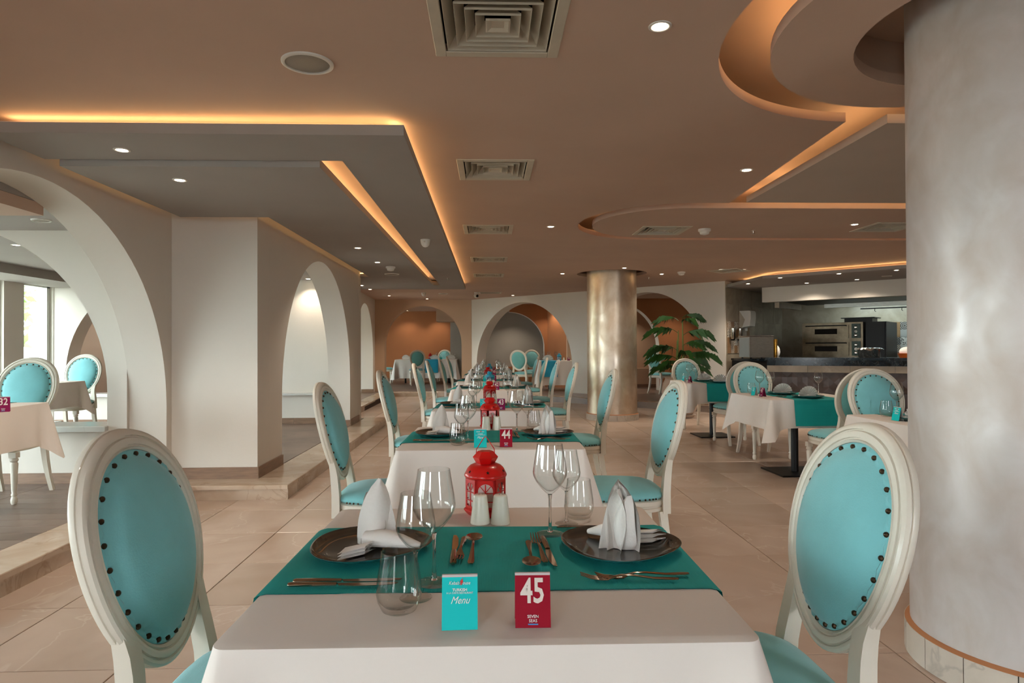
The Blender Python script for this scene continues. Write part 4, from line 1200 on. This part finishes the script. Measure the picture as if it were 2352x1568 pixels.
MENU.place((c[0] + 0.45, c[1] - 0.2, H + UP), 0.1, 'turquoise menu card on the long alcove table', 'menu cards')
# alcove behind the first diagonal arch
c = (1.90, 16.38)
round_table('long table behind the first diagonal arch', c, H + 0.02, 0.62, 0.40)
long_cloth('white pleated cloth over the table behind the first diagonal arch', c, H + 0.02, 0.63, 0.41, 0.60, 12)
runner_at('blue runner over the table behind the first diagonal arch', c, H + 0.02, 0.41, -0.40)
CHAIR.place((0.84, 16.0, H), -0.45, 'aqua chair with its back to the row of tables behind the diagonal arch', G_ROW)
CHAIR.place((1.2, 17.35, H), PI + 0.1, 'aqua chair facing the hall behind the first diagonal arch', G_ROW)
LANT_B.place((c[0] - 0.12, c[1] - 0.1, H + 0.02 + UP), 0.2, 'blue lantern behind the first diagonal arch', 'lanterns')
NAP_F.place((c[0] - 0.42, c[1] - 0.2, H + 0.02 + UR + 0.002), 0.1, 'white fan napkin behind the first diagonal arch', 'fan napkins', (1.4, 1.4, 1.4))
SHAKER.place((c[0] - 0.02, c[1] - 0.22, H + 0.02 + UP), 0, 'white shaker behind the first diagonal arch', 'shakers')
nc = build_card('number', '38', M_cardpur); nc.place((c[0] + 0.1, c[1] - 0.25, H + 0.02 + UP), 0.2, 'purple number card behind the first diagonal arch', 'number cards')
for k, (dx, dy) in enumerate([(-0.5, 0.1), (-0.38, 0.0), (-0.22, -0.25), (0.22, -0.15)]):
    WINE_L.place((c[0] + dx, c[1] + dy, H + 0.02 + UR), 0, 'wine glass standing behind the first diagonal arch', 'glasses behind the diagonal arch')
# alcove behind the second diagonal arch
CHAIR.place((4.05, 15.0, H), -PI / 2 + 0.55, 'aqua chair beside the palm behind the second diagonal arch', G_ROW)
c = (4.95, 14.75)
round_table('table behind the second diagonal arch', c, H + 0.02, 0.5, 0.45)
long_cloth('white cloth over the table behind the second diagonal arch', c, H + 0.02, 0.51, 0.46, 0.55, 13)
p = aty(1600, 828, 14.6)
LANT_R.place((p.x, 14.6, H + 0.02 + UP), 0.1, 'red lantern behind the second diagonal arch', 'lanterns')
# ================================================================ CEILING FITTINGS
def build_vent():
    t = thing('air_vent', 'vent', 'air vent')
    f = MB()
    for a, b in ((-1, 0), (1, 0), (0, -1), (0, 1)):
        if a: f.bevbox((a * 0.230, 0, 0), (0.044, 0.504, 0.012), 0.003)
        else: f.bevbox((0, b * 0.230, 0), (0.416, 0.044, 0.012), 0.003)
    f.xf(Matrix.Scale(-1, 4, (0, 0, 1)))
    obj('frame', f, M_grille, t, smooth=0)
    for h in (0.200, 0.160, 0.122, 0.084):
        rg = lambda q, z: [(-q, -q, z), (q, -q, z), (q, q, z), (-q, q, z)]
        obj('louvre', MB().rings([rg(h - 0.032, 0.045), rg(h, 0.004), rg(h, -0.004), rg(h - 0.002, -0.004), rg(h - 0.003, 0.003), rg(h - 0.034, 0.044), rg(h - 0.032, 0.045)], False, False), M_grille, t, smooth=0)
    rg = lambda q, z: [(-q, -q, z), (q, -q, z), (q, q, z), (-q, q, z)]
    obj('centre_plate', MB().rings([rg(0.046, 0.004), rg(0.046, -0.004), rg(0.040, -0.004), rg(0.004, 0.014)], True, True), M_grille, t, smooth=0)
    bx = MB(); q = 0.211
    bx.add([(-q, -q, 0.03), (q, -q, 0.03), (q, q, 0.03), (-q, q, 0.03), (-q, -q, 0.16), (q, -q, 0.16), (q, q, 0.16), (-q, q, 0.16)], [(0, 1, 5, 4), (1, 2, 6, 5), (2, 3, 7, 6), (3, 0, 4, 7), (4, 5, 6, 7)])
    obj('duct', bx, M_dark, t, smooth=0)
    return Proto(t)
VENT = build_vent()
VL = ['square vent nearest table forty-five in the brown ceiling', 'square vent above table forty-four', 'soot-stained square vent between tables forty-three and forty-two', 'square vent above table forty-one', 'square vent above table forty', 'square vent beside the security camera', 'square vent outside the kitchen cove']
for k, v in enumerate(VENTS): VENT.place((v[0], v[1], ZC), 0 if k < 6 else 0.78, VL[k], 'ceiling vents')
for k, v in enumerate(CAPVENTS): VENT.place((v[0], v[1], ZC), 0, ['square vent at the rounded end of the capsule ceiling panel', 'square vent beside the downlight of the capsule ceiling panel'][k], 'ceiling vents')

def build_spot():
    t = thing('downlight', 'downlight', 'downlight')
    obj('trim_ring', MB().lathe([(0.044, 0.0), (0.043, -0.003), (0.036, -0.005), (0.031, -0.003), (0.030, 0.0)], 28), M_white, t, smooth=50)
    obj('lamp', MB().lathe([(0.028, -0.0005), (0.026, -0.0035), (0.001, -0.004)], 20), M_bulb, t, smooth=50)
    return Proto(t)
SPOT = build_spot()
SPOT_E = 26.0
def spot(p, label, group, power=1.0, angle=115, lit=True):
    o = SPOT.place(p, 0, label, group)
    if lit:
        d = bpy.data.lights.new('lamp_beam', 'SPOT'); d.energy = SPOT_E * power; d.color = (1.0, 0.85, 0.68); d.spot_size = math.radians(angle); d.spot_blend = 0.7; d.shadow_soft_size = 0.025
        b = link('lamp_beam', d, o, (0, 0, -0.012))
    return o
MAIN = [(1516, 60), (1715, 390), (1265, 520), (1434, 615), (1520, 629), (1292, 628), (1178, 678), (981, 686), (894, 679)]
for u, v in MAIN:
    p = atz(u, v, ZC); spot((p.x, p.y, ZC), 'small round recessed downlight in the brown main ceiling', 'main ceiling downlights')
for u, v, z in [(280, 344, Z1), (850, 664, Z1)]:
    p = atz(u, v, z); spot((p.x, p.y, z), 'small round downlight in the outer stepped ceiling tray', 'outer tray downlights')
for u, v in [(413, 413), (822, 569), (867, 602), (831, 655)]:
    p = atz(u, v, Z2); spot((p.x, p.y, Z2), 'small round downlight in the inner stepped ceiling tray', 'inner tray downlights')
p = atz(1963, 515, ZC); spot((p.x, p.y, ZC), 'small round downlight in the capsule ceiling panel', None)
p = atz(37, 562, 2.2); spot((p.x, p.y, 2.2), 'small round downlight in the gallery ceiling beyond the parapet', None)
p = atz(708, 640, 2.2); spot((p.x, min(p.y, 9.3), 2.2), 'small round downlight in the gallery seen through the middle arch', None, 0.12)
spot((-5.4, 10.45, ZC), 'added downlight brightening the terracotta niche beyond the gallery', None, 1.2)  # lamp added to brighten the niche wall
spot((-2.65, 21.05, ZC), 'small round downlight above the terracotta alcove wall', 'alcove downlights', 0.35)
spot((-1.66, 21.05, ZC), 'small round downlight above the terracotta alcove wall', 'alcove downlights', 0.45)
spot((1.62, 17.45, ZC), 'added downlight brightening the grey wall behind the first diagonal arch', 'diagonal alcove downlights', 0.9)
spot((0.7, 19.1, ZC), 'added downlight brightening the grey wall behind the first diagonal arch', 'diagonal alcove downlights', 1.2)  # extra lamp added so the grey wall behind is lit
spot((2.3, 15.6, ZC), 'added downlight brightening the grey wall behind the first diagonal arch', 'diagonal alcove downlights', 0.7)
spot((4.55, 15.35, ZC), 'small round downlight behind the second diagonal arch', 'second diagonal alcove downlights', 0.8)
spot((3.7, 16.9, ZC), 'small round downlight behind the second diagonal arch', 'second diagonal alcove downlights', 0.8)

def build_speaker():
    t = thing('ceiling_speaker', 'speaker', 'speaker')
    obj('rim', MB().lathe([(0.108, 0.0), (0.107, -0.006), (0.098, -0.010), (0.092, -0.008), (0.091, 0.0)], 48), M_white, t, smooth=50)
    m = MATS.get('speaker_mesh') or mat('speaker_mesh', S(140, 130, 118), 0.6, 0.2, bump=(300, 0.4))
    obj('grille', MB().lathe([(0.0915, -0.0015), (0.085, -0.005), (0.05, -0.0065), (0.001, -0.007)], 40), m, t, smooth=50)
    return Proto(t)
SPK = build_speaker()
SPK.place((-0.765, 2.755, ZC), 0, 'round grey-mesh speaker in the main ceiling before the stepped tray', 'ceiling speakers')
p = atz(95, 505, 2.18); SPK.place((p.x, p.y, 2.18), 0, 'round speaker in the first gallery bay ceiling', 'ceiling speakers', (0.62, 0.62, 1))
p = atz(900, 629, Z2); SPK.place((p.x, p.y, Z2), 0, 'round flat speaker in the inner stepped tray', 'ceiling speakers')
p = atz(1018, 674, ZC); SPK.place((p.x, p.y, ZC), 0, 'round flat speaker in the ceiling near the back arch', 'ceiling speakers')
p = atz(2037, 633, 2.31); SPK.place((p.x, p.y, 2.31), 0, 'round flat speaker in the kitchen soffit', 'ceiling speakers', (0.7, 0.7, 1))
def build_smoke():
    t = thing('smoke_detector', 'detector', 'smoke detector')
    obj('mount', MB().lathe([(0.055, 0.0), (0.055, -0.018), (0.050, -0.022)], 28), M_white, t, smooth=40)
    obj('sensor_head', MB().lathe([(0.044, -0.0215), (0.044, -0.026), (0.040, -0.028), (0.042, -0.034), (0.036, -0.046), (0.015, -0.052), (0.001, -0.052)], 28), M_white, t, smooth=40)
    return Proto(t)
SMK = build_smoke()
for u, v, z, l in [(1618, 526, ZC, 'white smoke detector on the capsule ceiling panel'), (1565, 624, ZC, 'white smoke detector in the ceiling beside the gold column'), (897, 612, Z2, 'white smoke detector on the inner stepped tray')]:
    p = atz(u, v, z); SMK.place((p.x, p.y, z), 0, l, 'smoke detectors', (1.15, 1.15, 1.15))
def build_motion():
    t = thing('motion_sensor', 'sensor', 'sensor')
    obj('housing', MB().lathe([(0.050, 0.0), (0.050, -0.012), (0.047, -0.030), (0.040, -0.055), (0.024, -0.074), (0.002, -0.080)], 28), M_white, t, smooth=60)
    obj('lens', MB().b2((-0.012, -0.049, -0.035), (0.006, -0.044, -0.018)), M_grille, t, smooth=0)
    return Proto(t)
MOT = build_motion()
p = atz(977, 550, Z1); MOT.place((p.x, p.y, Z1), 0, 'white domed motion sensor on the outer stepped tray', 'motion sensors')
p = atz(973, 672, ZC); MOT.place((p.x, p.y, ZC), 0, 'white domed motion sensor near the back arch', 'motion sensors')
t = thing('security_camera', 'white security camera with a dark lens under the ceiling by the diagonal wall', 'camera', tuple(atz(1094, 671, ZC)))
obj('mount', MB().lathe([(0.05, 0), (0.05, -0.02), (0.03, -0.03)], 20), M_white, t)
obj('housing', MB().sphere((0, -0.02, -0.075), 0.055, 16, 10), M_white, t, smooth=60)
obj('lens', MB().sphere((0.02, -0.055, -0.085), 0.032, 12, 8), M_black, t, smooth=60)
def build_sprinkler():
    t = thing('sprinkler_head', 'sprinkler', 'sprinkler')
    obj('collar', MB().lathe([(0.022, 0), (0.018, -0.006), (0.008, -0.008)], 16), M_chrome, t)
    obj('deflector', MB().lathe([(0.007, -0.006), (0.005, -0.03), (0.016, -0.033), (0.016, -0.035), (0.001, -0.036)], 12), M_chrome, t)
    return Proto(t)
SPR = build_sprinkler()
for u, v, z, l in [(1730, 529, ZC, 'small sprinkler head in the capsule ceiling panel'), (1490, 636, ZC, 'small sprinkler head beside the gold column'), (1029, 638, Z1, 'small sprinkler head on the outer stepped tray')]:
    p = atz(u, v, z); SPR.place((p.x, p.y, z), 0, l, 'sprinklers')

# ================================================================ KITCHEN (frame: e along the opening, n inwards)
KW = Vector((4.39, 11.76)); KE = DD.copy(); KN = DN.copy()
KRZ = math.atan2(KE.y, KE.x)
def kp(e, n): p = KW + KE * e + KN * n; return (p.x, p.y)
def kbox(mb, e0, e1, n0, n1, z0, z1):
    return mb.prism([kp(e0, n0), kp(e1, n0), kp(e1, n1), kp(e0, n1)], z0, z1)
def kpart(name, m, parent, *b):
    mb = MB()
    for x in b: kbox(mb, *x)
    return obj(name, mb, m, parent, smooth=0)
kt = [(KW.x, KW.y - 0.03), (4.44, 10.30), (5.88, 8.89), (10.5, 4.3), (10.5, 16.5), (6.4, 15.6)]
ktray = curve_fill('ceiling_kitchen', [kt], 2.305, 2.355, M_panel)
led(ktray, [(4.66, 11.5, 2.364), (4.66, 10.42, 2.364), (6.06, 9.06, 2.364), (7.99, 7.17, 2.364)])
setting('ceiling_kitchen_core', MB().prism([(4.80, 11.9), (4.80, 10.52), (6.17, 9.2), (10.4, 5.05), (10.4, 15)], 2.355, ZC), M_ceil)
wl = setting('wall_kitchen_left', kbox(MB(), -0.30, -0.01, 0.0, 2.95, 0, 2.305), M_ktile)
wb_ = setting('wall_kitchen_back', kbox(MB(), -0.30, 6.0, 2.95, 3.15, 0, 2.305), M_ktile)
setting('wall_kitchen_beam', kbox(MB(), 0.45, 6.0, 0.55, 0.72, 2.03, 2.305), M_wall)
# wall tiles
PAT = []
def pattern_mat(k, c1, c2, kind):
    m = mat('patterned_tile_%d' % k, c1, 0.3)
    N, L, b = nodes_of(m)
    tc = N.new('ShaderNodeTexCoord')
    if kind == 'check':
        x = N.new('ShaderNodeTexChecker'); x.inputs['Scale'].default_value = 45; x.inputs['Color1'].default_value = c1; x.inputs['Color2'].default_value = c2
        mp = N.new('ShaderNodeMapping'); mp.inputs['Rotation'].default_value = (0, 0.785, 0); L.new(tc.outputs['Object'], mp.inputs[0]); L.new(mp.outputs[0], x.inputs[0]); L.new(x.outputs[0], b.inputs['Base Color'])
    elif kind == 'ring':
        g = N.new('ShaderNodeTexWave'); g.wave_type = 'RINGS'; g.rings_direction = 'SPHERICAL'; g.inputs['Scale'].default_value = 12
        L.new(tc.outputs['Object'], g.inputs[0])
        r = add_ramp(N, [(0.4, c1), (0.6, c2)]); L.new(g.outputs['Fac'], r.inputs[0]); L.new(r.outputs[0], b.inputs['Base Color'])
    elif kind == 'vor':
        g = N.new('ShaderNodeTexVoronoi'); g.inputs['Scale'].default_value = 30; L.new(tc.outputs['Object'], g.inputs['Vector'])
        r = add_ramp(N, [(0.25, c1), (0.5, c2)]); L.new(g.outputs['Distance'], r.inputs[0]); L.new(r.outputs[0], b.inputs['Base Color'])
    return m
cr, bk, br, gy = S(205, 200, 190), S(60, 52, 46), S(140, 108, 78), S(150, 146, 140)
PAT = [pattern_mat(0, cr, bk, 'check'), pattern_mat(1, br, cr, 'ring'), pattern_mat(2, cr, br, ''), pattern_mat(3, bk, cr, 'vor'), pattern_mat(4, br, cr, ''), pattern_mat(5, gy, bk, 'ring'), pattern_mat(6, gy, cr, ''), pattern_mat(7, cr, bk, 'ring')]
ptm = []
for m in PAT:
    me = mesh_of('pattern_tile', MB().bevbox((0, 0, 0), (0.147, 0.147, 0.008), 0.001), 0); me.materials.append(m); ptm.append(me)
rr = random.Random(4)
def wall_tile(parent, e, n, z, face, me):
    o = link('pattern_tile', me, parent)
    o.location = kp(e, n) + (z,)
    o.rotation_euler = (PI / 2, 0, KRZ if face == 'back' else KRZ + PI / 2)
    return o
for i in range(26):
    for j in range(4): wall_tile(wb_, 1.2 + 0.15 * i + 0.075, 2.945, 1.68 - 0.15 * j - 0.075, 'back', ptm[rr.randrange(8)])
for i in range(7):
    for j in range(4): wall_tile(wl, -0.004, 0.05 + 0.15 * i + 0.075, 1.68 - 0.15 * j - 0.075, 'side', ptm[rr.choice((1, 4, 4, 3, 1))])
big = mesh_of('wall_tile', MB().bevbox((0, 0, 0), (0.592, 0.304, 0.008), 0.0015), 0); big.materials.append(M_ktile)
for i in range(5):
    for j in range(2):
        o = link('wall_tile', big, wl); o.location = kp(-0.005, 0.31 + 0.6 * i) + (1.84 + 0.31 * j,); o.rotation_euler = (PI / 2, 0, KRZ + PI / 2)
# bar counter
c0, c1 = Vector((4.50, 10.30)), Vector((6.14, 9.46)); ce = (c1 - c0).normalized(); cn = Vector((-ce.y, ce.x)); crz = math.atan2(ce.y, ce.x)
def cbox(mb, e0, e1, n0, n1, z0, z1):
    q = lambda e, n: tuple(c0 + ce * e + cn * n)
    return mb.prism([q(e0, n0), q(e1, n0), q(e1, n1), q(e0, n1)], z0, z1)
t = thing('bar_counter', 'stone-faced bar counter in front of the kitchen', 'counter')
obj('carcass', cbox(MB(), 0.0, 3.0, 0.05, 0.60, 0.0, 0.90), M_dark, t, smooth=0)
obj('apron', cbox(MB(), 0.0, 3.0, 0.02, 0.58, 0.902, 0.985), M_granite, t, smooth=0)
for i in range(5): obj('stone_slab', cbox(MB(), 0.6 * i + 0.002, 0.6 * i + 0.598, 0.028, 0.049, 0.795, 0.900), M_ktile, t, smooth=0)
M_relief = mat('dark_relief_tile', S(72, 62, 58), 0.4, vary=(6, 0.3))
rr = random.Random(9)
def relief():
    mb = MB(); G = 4; d = 0.3 / G
    pts = [[(i * d, 0 if i in (0, G) or j in (0, G) else -rr.uniform(0.004, 0.026), j * d) for i in range(G + 1)] for j in range(G + 1)]
    vs = [p for r in pts for p in r]; fs = []
    for j in range(G):
        for i in range(G):
            a = j * (G + 1) + i
            if (i + j) % 2: fs += [(a, a + 1, a + G + 2), (a, a + G + 2, a + G + 1)]
            else: fs += [(a, a + 1, a + G + 1), (a + 1, a + G + 2, a + G + 1)]
    return mb.add(vs, fs)
rms = []
for k in range(3):
    me = mesh_of('relief_tile', relief(), 0, False); me.materials.append(M_relief); rms.append(me)
for i in range(10):
    for j in range(2):
        q = c0 + ce * (0.3 * i) + cn * 0.045
        o = link('relief_tile', rms[(i + 2 * j) % 3], t, (q.x, q.y, 0.19 + 0.3 * j), crz)
obj('kick_board', cbox(MB(), 0.0, 3.0, 0.04, 0.05, 0.0, 0.188), M_ktile, t, smooth=0)
o = obj('bar_worktop', cbox(MB(), -0.02, 3.02, -0.02, 0.66, 0.987, 1.028), M_granite, smooth=0); tag(o, 'blue-black granite worktop on the bar counter', 'worktop')
t = thing('side_counter', 'dark counter running along the kitchen left wall', 'counter')
SC = [(4.47, 11.72), (4.54, 11.02), (5.22, 11.02), (5.22, 11.50), kp(0.62, 1.5), kp(0.02, 1.5)]
obj('carcass', MB().prism(SC, 0.0, 0.955), M_dark, t, smooth=0)
obj('worktop', MB().prism([(4.46, 11.74), (4.53, 11.0), (5.25, 11.0), (5.25, 11.50), kp(0.65, 1.55), kp(0.015, 1.55)], 0.957, 0.995), M_granite, t, smooth=0)
t = thing('back_counter', 'dark counter under the oven against the kitchen back wall', 'counter')
obj('carcass', kbox(MB(), 0.75, 5.2, 1.65, 2.9, 0.0, 0.955), M_dark, t, smooth=0)
obj('worktop', kbox(MB(), 0.70, 5.2, 1.60, 2.92, 0.957, 0.985), M_granite, t, smooth=0)
# double-deck oven
M_oven = mat('smoked_oven_steel', S(104, 92, 76), 0.35, 0.8, vary=(6, 0.35))
M_green = mat('green_control_panel', S(24, 54, 38), 0.4)
t = thing('deck_oven', 'two-deck steel pizza oven with round dials', 'oven')
kpart('body', M_oven, t, (0.78, 1.86, 1.78, 2.75, 0.988, 1.66))
for z in (1.03, 1.36):
    d = kpart('oven_door', M_oven, t, (0.82, 1.62, 1.755, 1.779, z, z + 0.25))
    kpart('door_window', M_dark, d, (1.02, 1.42, 1.745, 1.756, z + 0.08, z + 0.18))
    h = obj('door_handle', MB().tube([kp(0.86, 1.755) + (z + 0.235,), kp(0.86, 1.72) + (z + 0.24,), kp(1.58, 1.72) + (z + 0.24,), kp(1.58, 1.755) + (z + 0.235,)], 0.011, 8), M_black, d)
    p = kpart('control_panel', M_green, t, (1.67, 1.82, 1.762, 1.779, z, z + 0.27))
    for q in (0.05, 0.125, 0.20):
        a = kp(1.745, 1.752)
        k_ = obj('dial', MB().lathe([(0.028, -0.008), (0.026, 0.008), (0.02, 0.010), (0.001, 0.010)], 16), M_white if q == 0.125 else M_chrome, p)
        k_.location = a + (z + q,); k_.rotation_euler = (PI / 2, 0, KRZ)
t = thing('black_cabinet', 'tall black appliance beside the deck oven', 'appliance')
kpart('body', M_black, t, (1.90, 2.24, 1.80, 2.70, 0.988, 1.66))
kpart('door', M_black, t, (1.92, 2.22, 1.785, 1.799, 1.01, 1.63))
t = thing('baking_tray', 'black lidded tray on top of the deck oven', 'tray')
kpart('tray_box', M_black, t, (1.50, 1.98, 1.95, 2.35, 1.662, 1.735))
kpart('lid', M_black, t, (1.45, 2.03, 1.90, 2.40, 1.736, 1.752))
# steel box and roll on the side counter
t = thing('steel_toaster', 'bright steel box toaster on the kitchen side counter', 'toaster', (4.76, 11.33, 0.996), 0.08)
obj('body', MB().bevbox((0, 0, 0.205), (0.44, 0.40, 0.37), 0.008), M_steel, t, smooth=0)
obj('top_plate', MB().bevbox((0, 0, 0.397), (0.45, 0.41, 0.012), 0.003), M_chrome, t, smooth=0)
for a in (-0.18, 0.18):
    for b in (-0.16, 0.16): obj('foot', MB().lathe([(0.018, 0), (0.018, 0.02)], 12, (a, b, 0)), M_black, t)
obj('side_panel', MB().bevbox((-0.2225, 0, 0.20), (0.006, 0.36, 0.34), 0.002), mat('grey_panel', S(150, 158, 160), 0.5), t, smooth=0)
M_brass = mat('brass_foil', S(190, 140, 60), 0.25, 0.9)
o = obj('foil_roll', MB().lathe([(0.03, 0), (0.032, 0.01), (0.032, 0.33), (0.03, 0.34)], 20), M_brass, None, (5.06, 11.22, 0.996)); tag(o, 'brass-coloured roll standing beside the steel toaster', 'roll')
o = obj('white_bag', MB().sphere((0, 0, 0.12), 0.1, 14, 10, (0.8, 0.7, 1.2)), M_napkin, None, (5.15, 11.42, 0.996)); tag(o, 'crumpled white bag beside the brass roll', 'bag')
# paper dispenser, steel cylinders
t = thing('paper_dispenser', 'white paper towel dispenser on the kitchen left wall', 'dispenser', kp(0.0, 0.72) + (1.70,), KRZ)
G = [(0.002, -0.14), (0.20, -0.10), (0.22, 0.05), (0.22, 0.16), (0.20, 0.19), (0.002, 0.19)]
obj('cover', MB().rings([[(x, -0.13, z) for x, z in G], [(x, 0.13, z) for x, z in G]]), M_white, t, smooth=0)
obj('side_cheek', MB().rings([[(x, -0.133, z) for x, z in [(0.002, 0.19), (0.11, 0.02), (0.05, -0.14), (0.002, -0.14)]], [(x, -0.1305, z) for x, z in [(0.002, 0.19), (0.11, 0.02), (0.05, -0.14), (0.002, -0.14)]]]), M_grille, t, smooth=0)
obj('paper_tongue', MB().b2((0.08, -0.06, -0.19), (0.084, 0.06, -0.125)), M_napkin, t, smooth=0)
for k, n_ in enumerate((0.14, 0.46)):
    t = thing('steel_dispenser', 'polished steel cylinder dispenser on the patterned kitchen tiles', 'dispenser', kp(0.06, n_) + (1.32,), KRZ, 'steel cylinder dispensers')
    obj('cylinder', MB().lathe([(0.045, 0.03), (0.05, 0.04), (0.05, 0.23), (0.035, 0.25)], 20), M_chrome, t)
    obj('nozzle', MB().lathe([(0.03, 0.0), (0.04, 0.03)], 16), M_black, t)
# pot with foil, orange bowl
t = thing('stock_pot', 'steel stock pot covered with crinkled foil', 'pot', (0, 0, 0))
pp = atz(1997, 818, 1.03); d_ = (Vector((pp.x, pp.y)) - c0).dot(cn); pc = aty(1997, 818, 9.9)
t.location = (pc.x, pc.y, 1.029)
obj('pot_body', MB().lathe([(0.145, 0.0), (0.155, 0.01), (0.155, 0.13), (0.158, 0.135)], 40), M_chrome, t, smooth=50)
fr = [[((0.19 + 0.012 * math.sin(11 * a)) * math.cos(a), (0.19 + 0.012 * math.sin(11 * a)) * math.sin(a), 0.128 + 0.008 * math.sin(17 * a)) for a in [2 * PI * i / 72 for i in range(72)]],
      [(0.155 * math.cos(a), 0.155 * math.sin(a), 0.148 + 0.004 * math.sin(13 * a)) for a in [2 * PI * i / 72 for i in range(72)]],
      [(0.08 * math.cos(a), 0.08 * math.sin(a), 0.152 + 0.004 * math.sin(9 * a)) for a in [2 * PI * i / 72 for i in range(72)]]]
obj('foil_lid', MB().rings(fr, False, True), M_chrome, t, smooth=20)
pc = aty(2082, 817, 9.75)
t = thing('orange_basket', 'orange basket of wrapped bread at the end of the bar', 'basket', (pc.x, pc.y, 1.029))
obj('basket', MB().lathe([(0.09, 0.0), (0.12, 0.06), (0.125, 0.065)], 24), mat('orange_plastic', S(206, 92, 24), 0.4), t)
obj('wrap', MB().sphere((0, 0, 0.09), 0.1, 14, 8, (1, 1, 0.75)), M_napkin, t, smooth=60)
# hood with rail and hooks
t = thing('extractor_hood', 'dark extractor hood with a steel front rail over the cooking line', 'hood')
kpart('canopy', M_black, t, (0.72, 5.2, 0.73, 2.3, 2.04, 2.30))
kpart('front_lip', M_steel, t, (1.10, 5.2, 2.10, 2.20, 1.965, 2.038))
kpart('wing', M_ktile, t, (0.62, 0.70, 0.73, 2.0, 1.93, 2.30))
obj('rail', MB().tube([kp(1.7, 2.3) + (1.93,), kp(5.1, 2.3) + (1.93,)], 0.012, 8), M_black, t)
for k in range(6): obj('hook', MB().tube([kp(1.95 + 0.45 * k, 2.3) + (1.935,), kp(1.95 + 0.45 * k, 2.28) + (1.88,), kp(1.97 + 0.45 * k, 2.27) + (1.865,)], 0.006, 6), M_black, t)
o = obj('hood_lamp', kbox(MB(), 1.3, 3.2, 2.36, 2.42, 2.0, 2.03), mat('cool_tube_lamp', S(220, 240, 240), 0.5, emit=((0.72, 0.95, 1.0, 1), 40.0)), t, smooth=0)
# kitchen downlights
KL = [(1718, 651), (1792, 637.5), (1853, 649.5), (1927, 628), (1968, 641.5), (2059, 620)]
for k, (u, v) in enumerate(KL):
    p = atz(u, v, 2.305); spot((p.x, p.y, 2.305), 'small round downlight in the kitchen soffit', 'kitchen downlights', 1.6 if k in (2, 4) else (2.0 if k == 0 else 1.0), 140 if k in (2, 4) else 115)

# ================================================================ POTTED PALM
M_pot = mat('beige_clay_pot', S(190, 172, 156), 0.7, vary=(5, 0.06), bump=(20, 0.1))
M_palm = mat('dark_palm_green', S(46, 84, 34), 0.45, vary=(4, 0.35))
M_cane = mat('green_cane', S(92, 110, 52), 0.5, vary=(6, 0.2))
PX, PY = 3.30, 11.0
t = thing('potted_palm', 'tall leafy palm in a big beige clay pot before the diagonal wall', 'plant', (PX, PY, 0))
obj('saucer', MB().lathe([(0.20, 0.0005), (0.24, 0.045), (0.25, 0.05)], 32), M_pot, t)
obj('pot', MB().lathe([(0.19, 0.051), (0.25, 0.12), (0.31, 0.30), (0.325, 0.45), (0.30, 0.58), (0.26, 0.66), (0.275, 0.69), (0.25, 0.69), (0.24, 0.64), (0.02, 0.62)], 40), M_pot, t, smooth=50)
obj('inner_pot', MB().lathe([(0.16, 0.62), (0.17, 0.74), (0.15, 0.74), (0.02, 0.70)], 24), M_white, t)
rp = random.Random(21)
fr = [(1.66, 2.3, 0.50), (1.70, 0.45, 0.50), (1.62, 5.0, 0.42), (1.44, 3.25, 0.62), (1.40, 0.05, 0.58), (1.22, 0.2, 0.60), (1.22, -0.9, 0.45), (1.12, 3.5, 0.66), (1.06, 4.7, 0.48), (1.02, -0.15, 0.62), (0.98, 3.0, 0.56), (0.92, 0.35, 0.54), (0.88, 3.9, 0.58), (0.82, 3.2, 0.5), (0.80, 0.0, 0.48)]
canes = []
for k in range(5):
    a = 2 * PI * k / 5; hh = 0.30 + 0.17 * k
    obj('cane', MB().tube([(0.05 * math.cos(a), 0.05 * math.sin(a), 0.68), (0.07 * math.cos(a), 0.07 * math.sin(a), 0.70 + hh * 0.5), (0.06 * math.cos(a), 0.06 * math.sin(a), 0.68 + hh)], [0.014, 0.012, 0.008], 8), M_cane, t)
for base, az, L in fr:
    mb = MB(); dirv = Vector((math.cos(az), math.sin(az), 0)); side = Vector((-dirv.y, dirv.x, 0))
    n = 15; pts = []
    for i in range(n):
        f = i / (n - 1)
        pts.append(Vector((0.04 * math.cos(az), 0.04 * math.sin(az), base)) + dirv * (L * 0.86 * f) + Vector((0, 0, L * (0.72 * f - 0.80 * f * f))))
    mb.tube(pts, [0.005 * (1 - 0.8 * i / (n - 1)) + 0.0008 for i in range(n)], 5)
    for i in range(3, n):
        f = i / (n - 1)
        for s in (-1, 1):
            b = pts[i] - dirv * rp.uniform(0, 0.02)
            ll = L * 0.40 * (0.45 + 0.75 * math.sin(PI * min(1, 0.18 + f * 0.72))) * rp.uniform(0.8, 1.15)
            out = (dirv * (0.35 + 0.75 * f) + side * s * rp.uniform(0.45, 0.75) * (1.1 - 0.5 * f)).normalized()
            mid = b + out * ll * 0.5 + Vector((0, 0, ll * rp.uniform(-0.02, 0.10))); tip = b + out * ll * 0.86 + Vector((0, 0, -ll * rp.uniform(0.30, 0.62)))
            w = out.cross(Vector((0, 0, 1))).normalized() * rp.uniform(0.004, 0.006)
            mb.add([b, mid + w, tip, mid - w], [(0, 1, 2), (0, 2, 3)])
    obj('frond', mb, M_palm, t, smooth=0, fix=False)
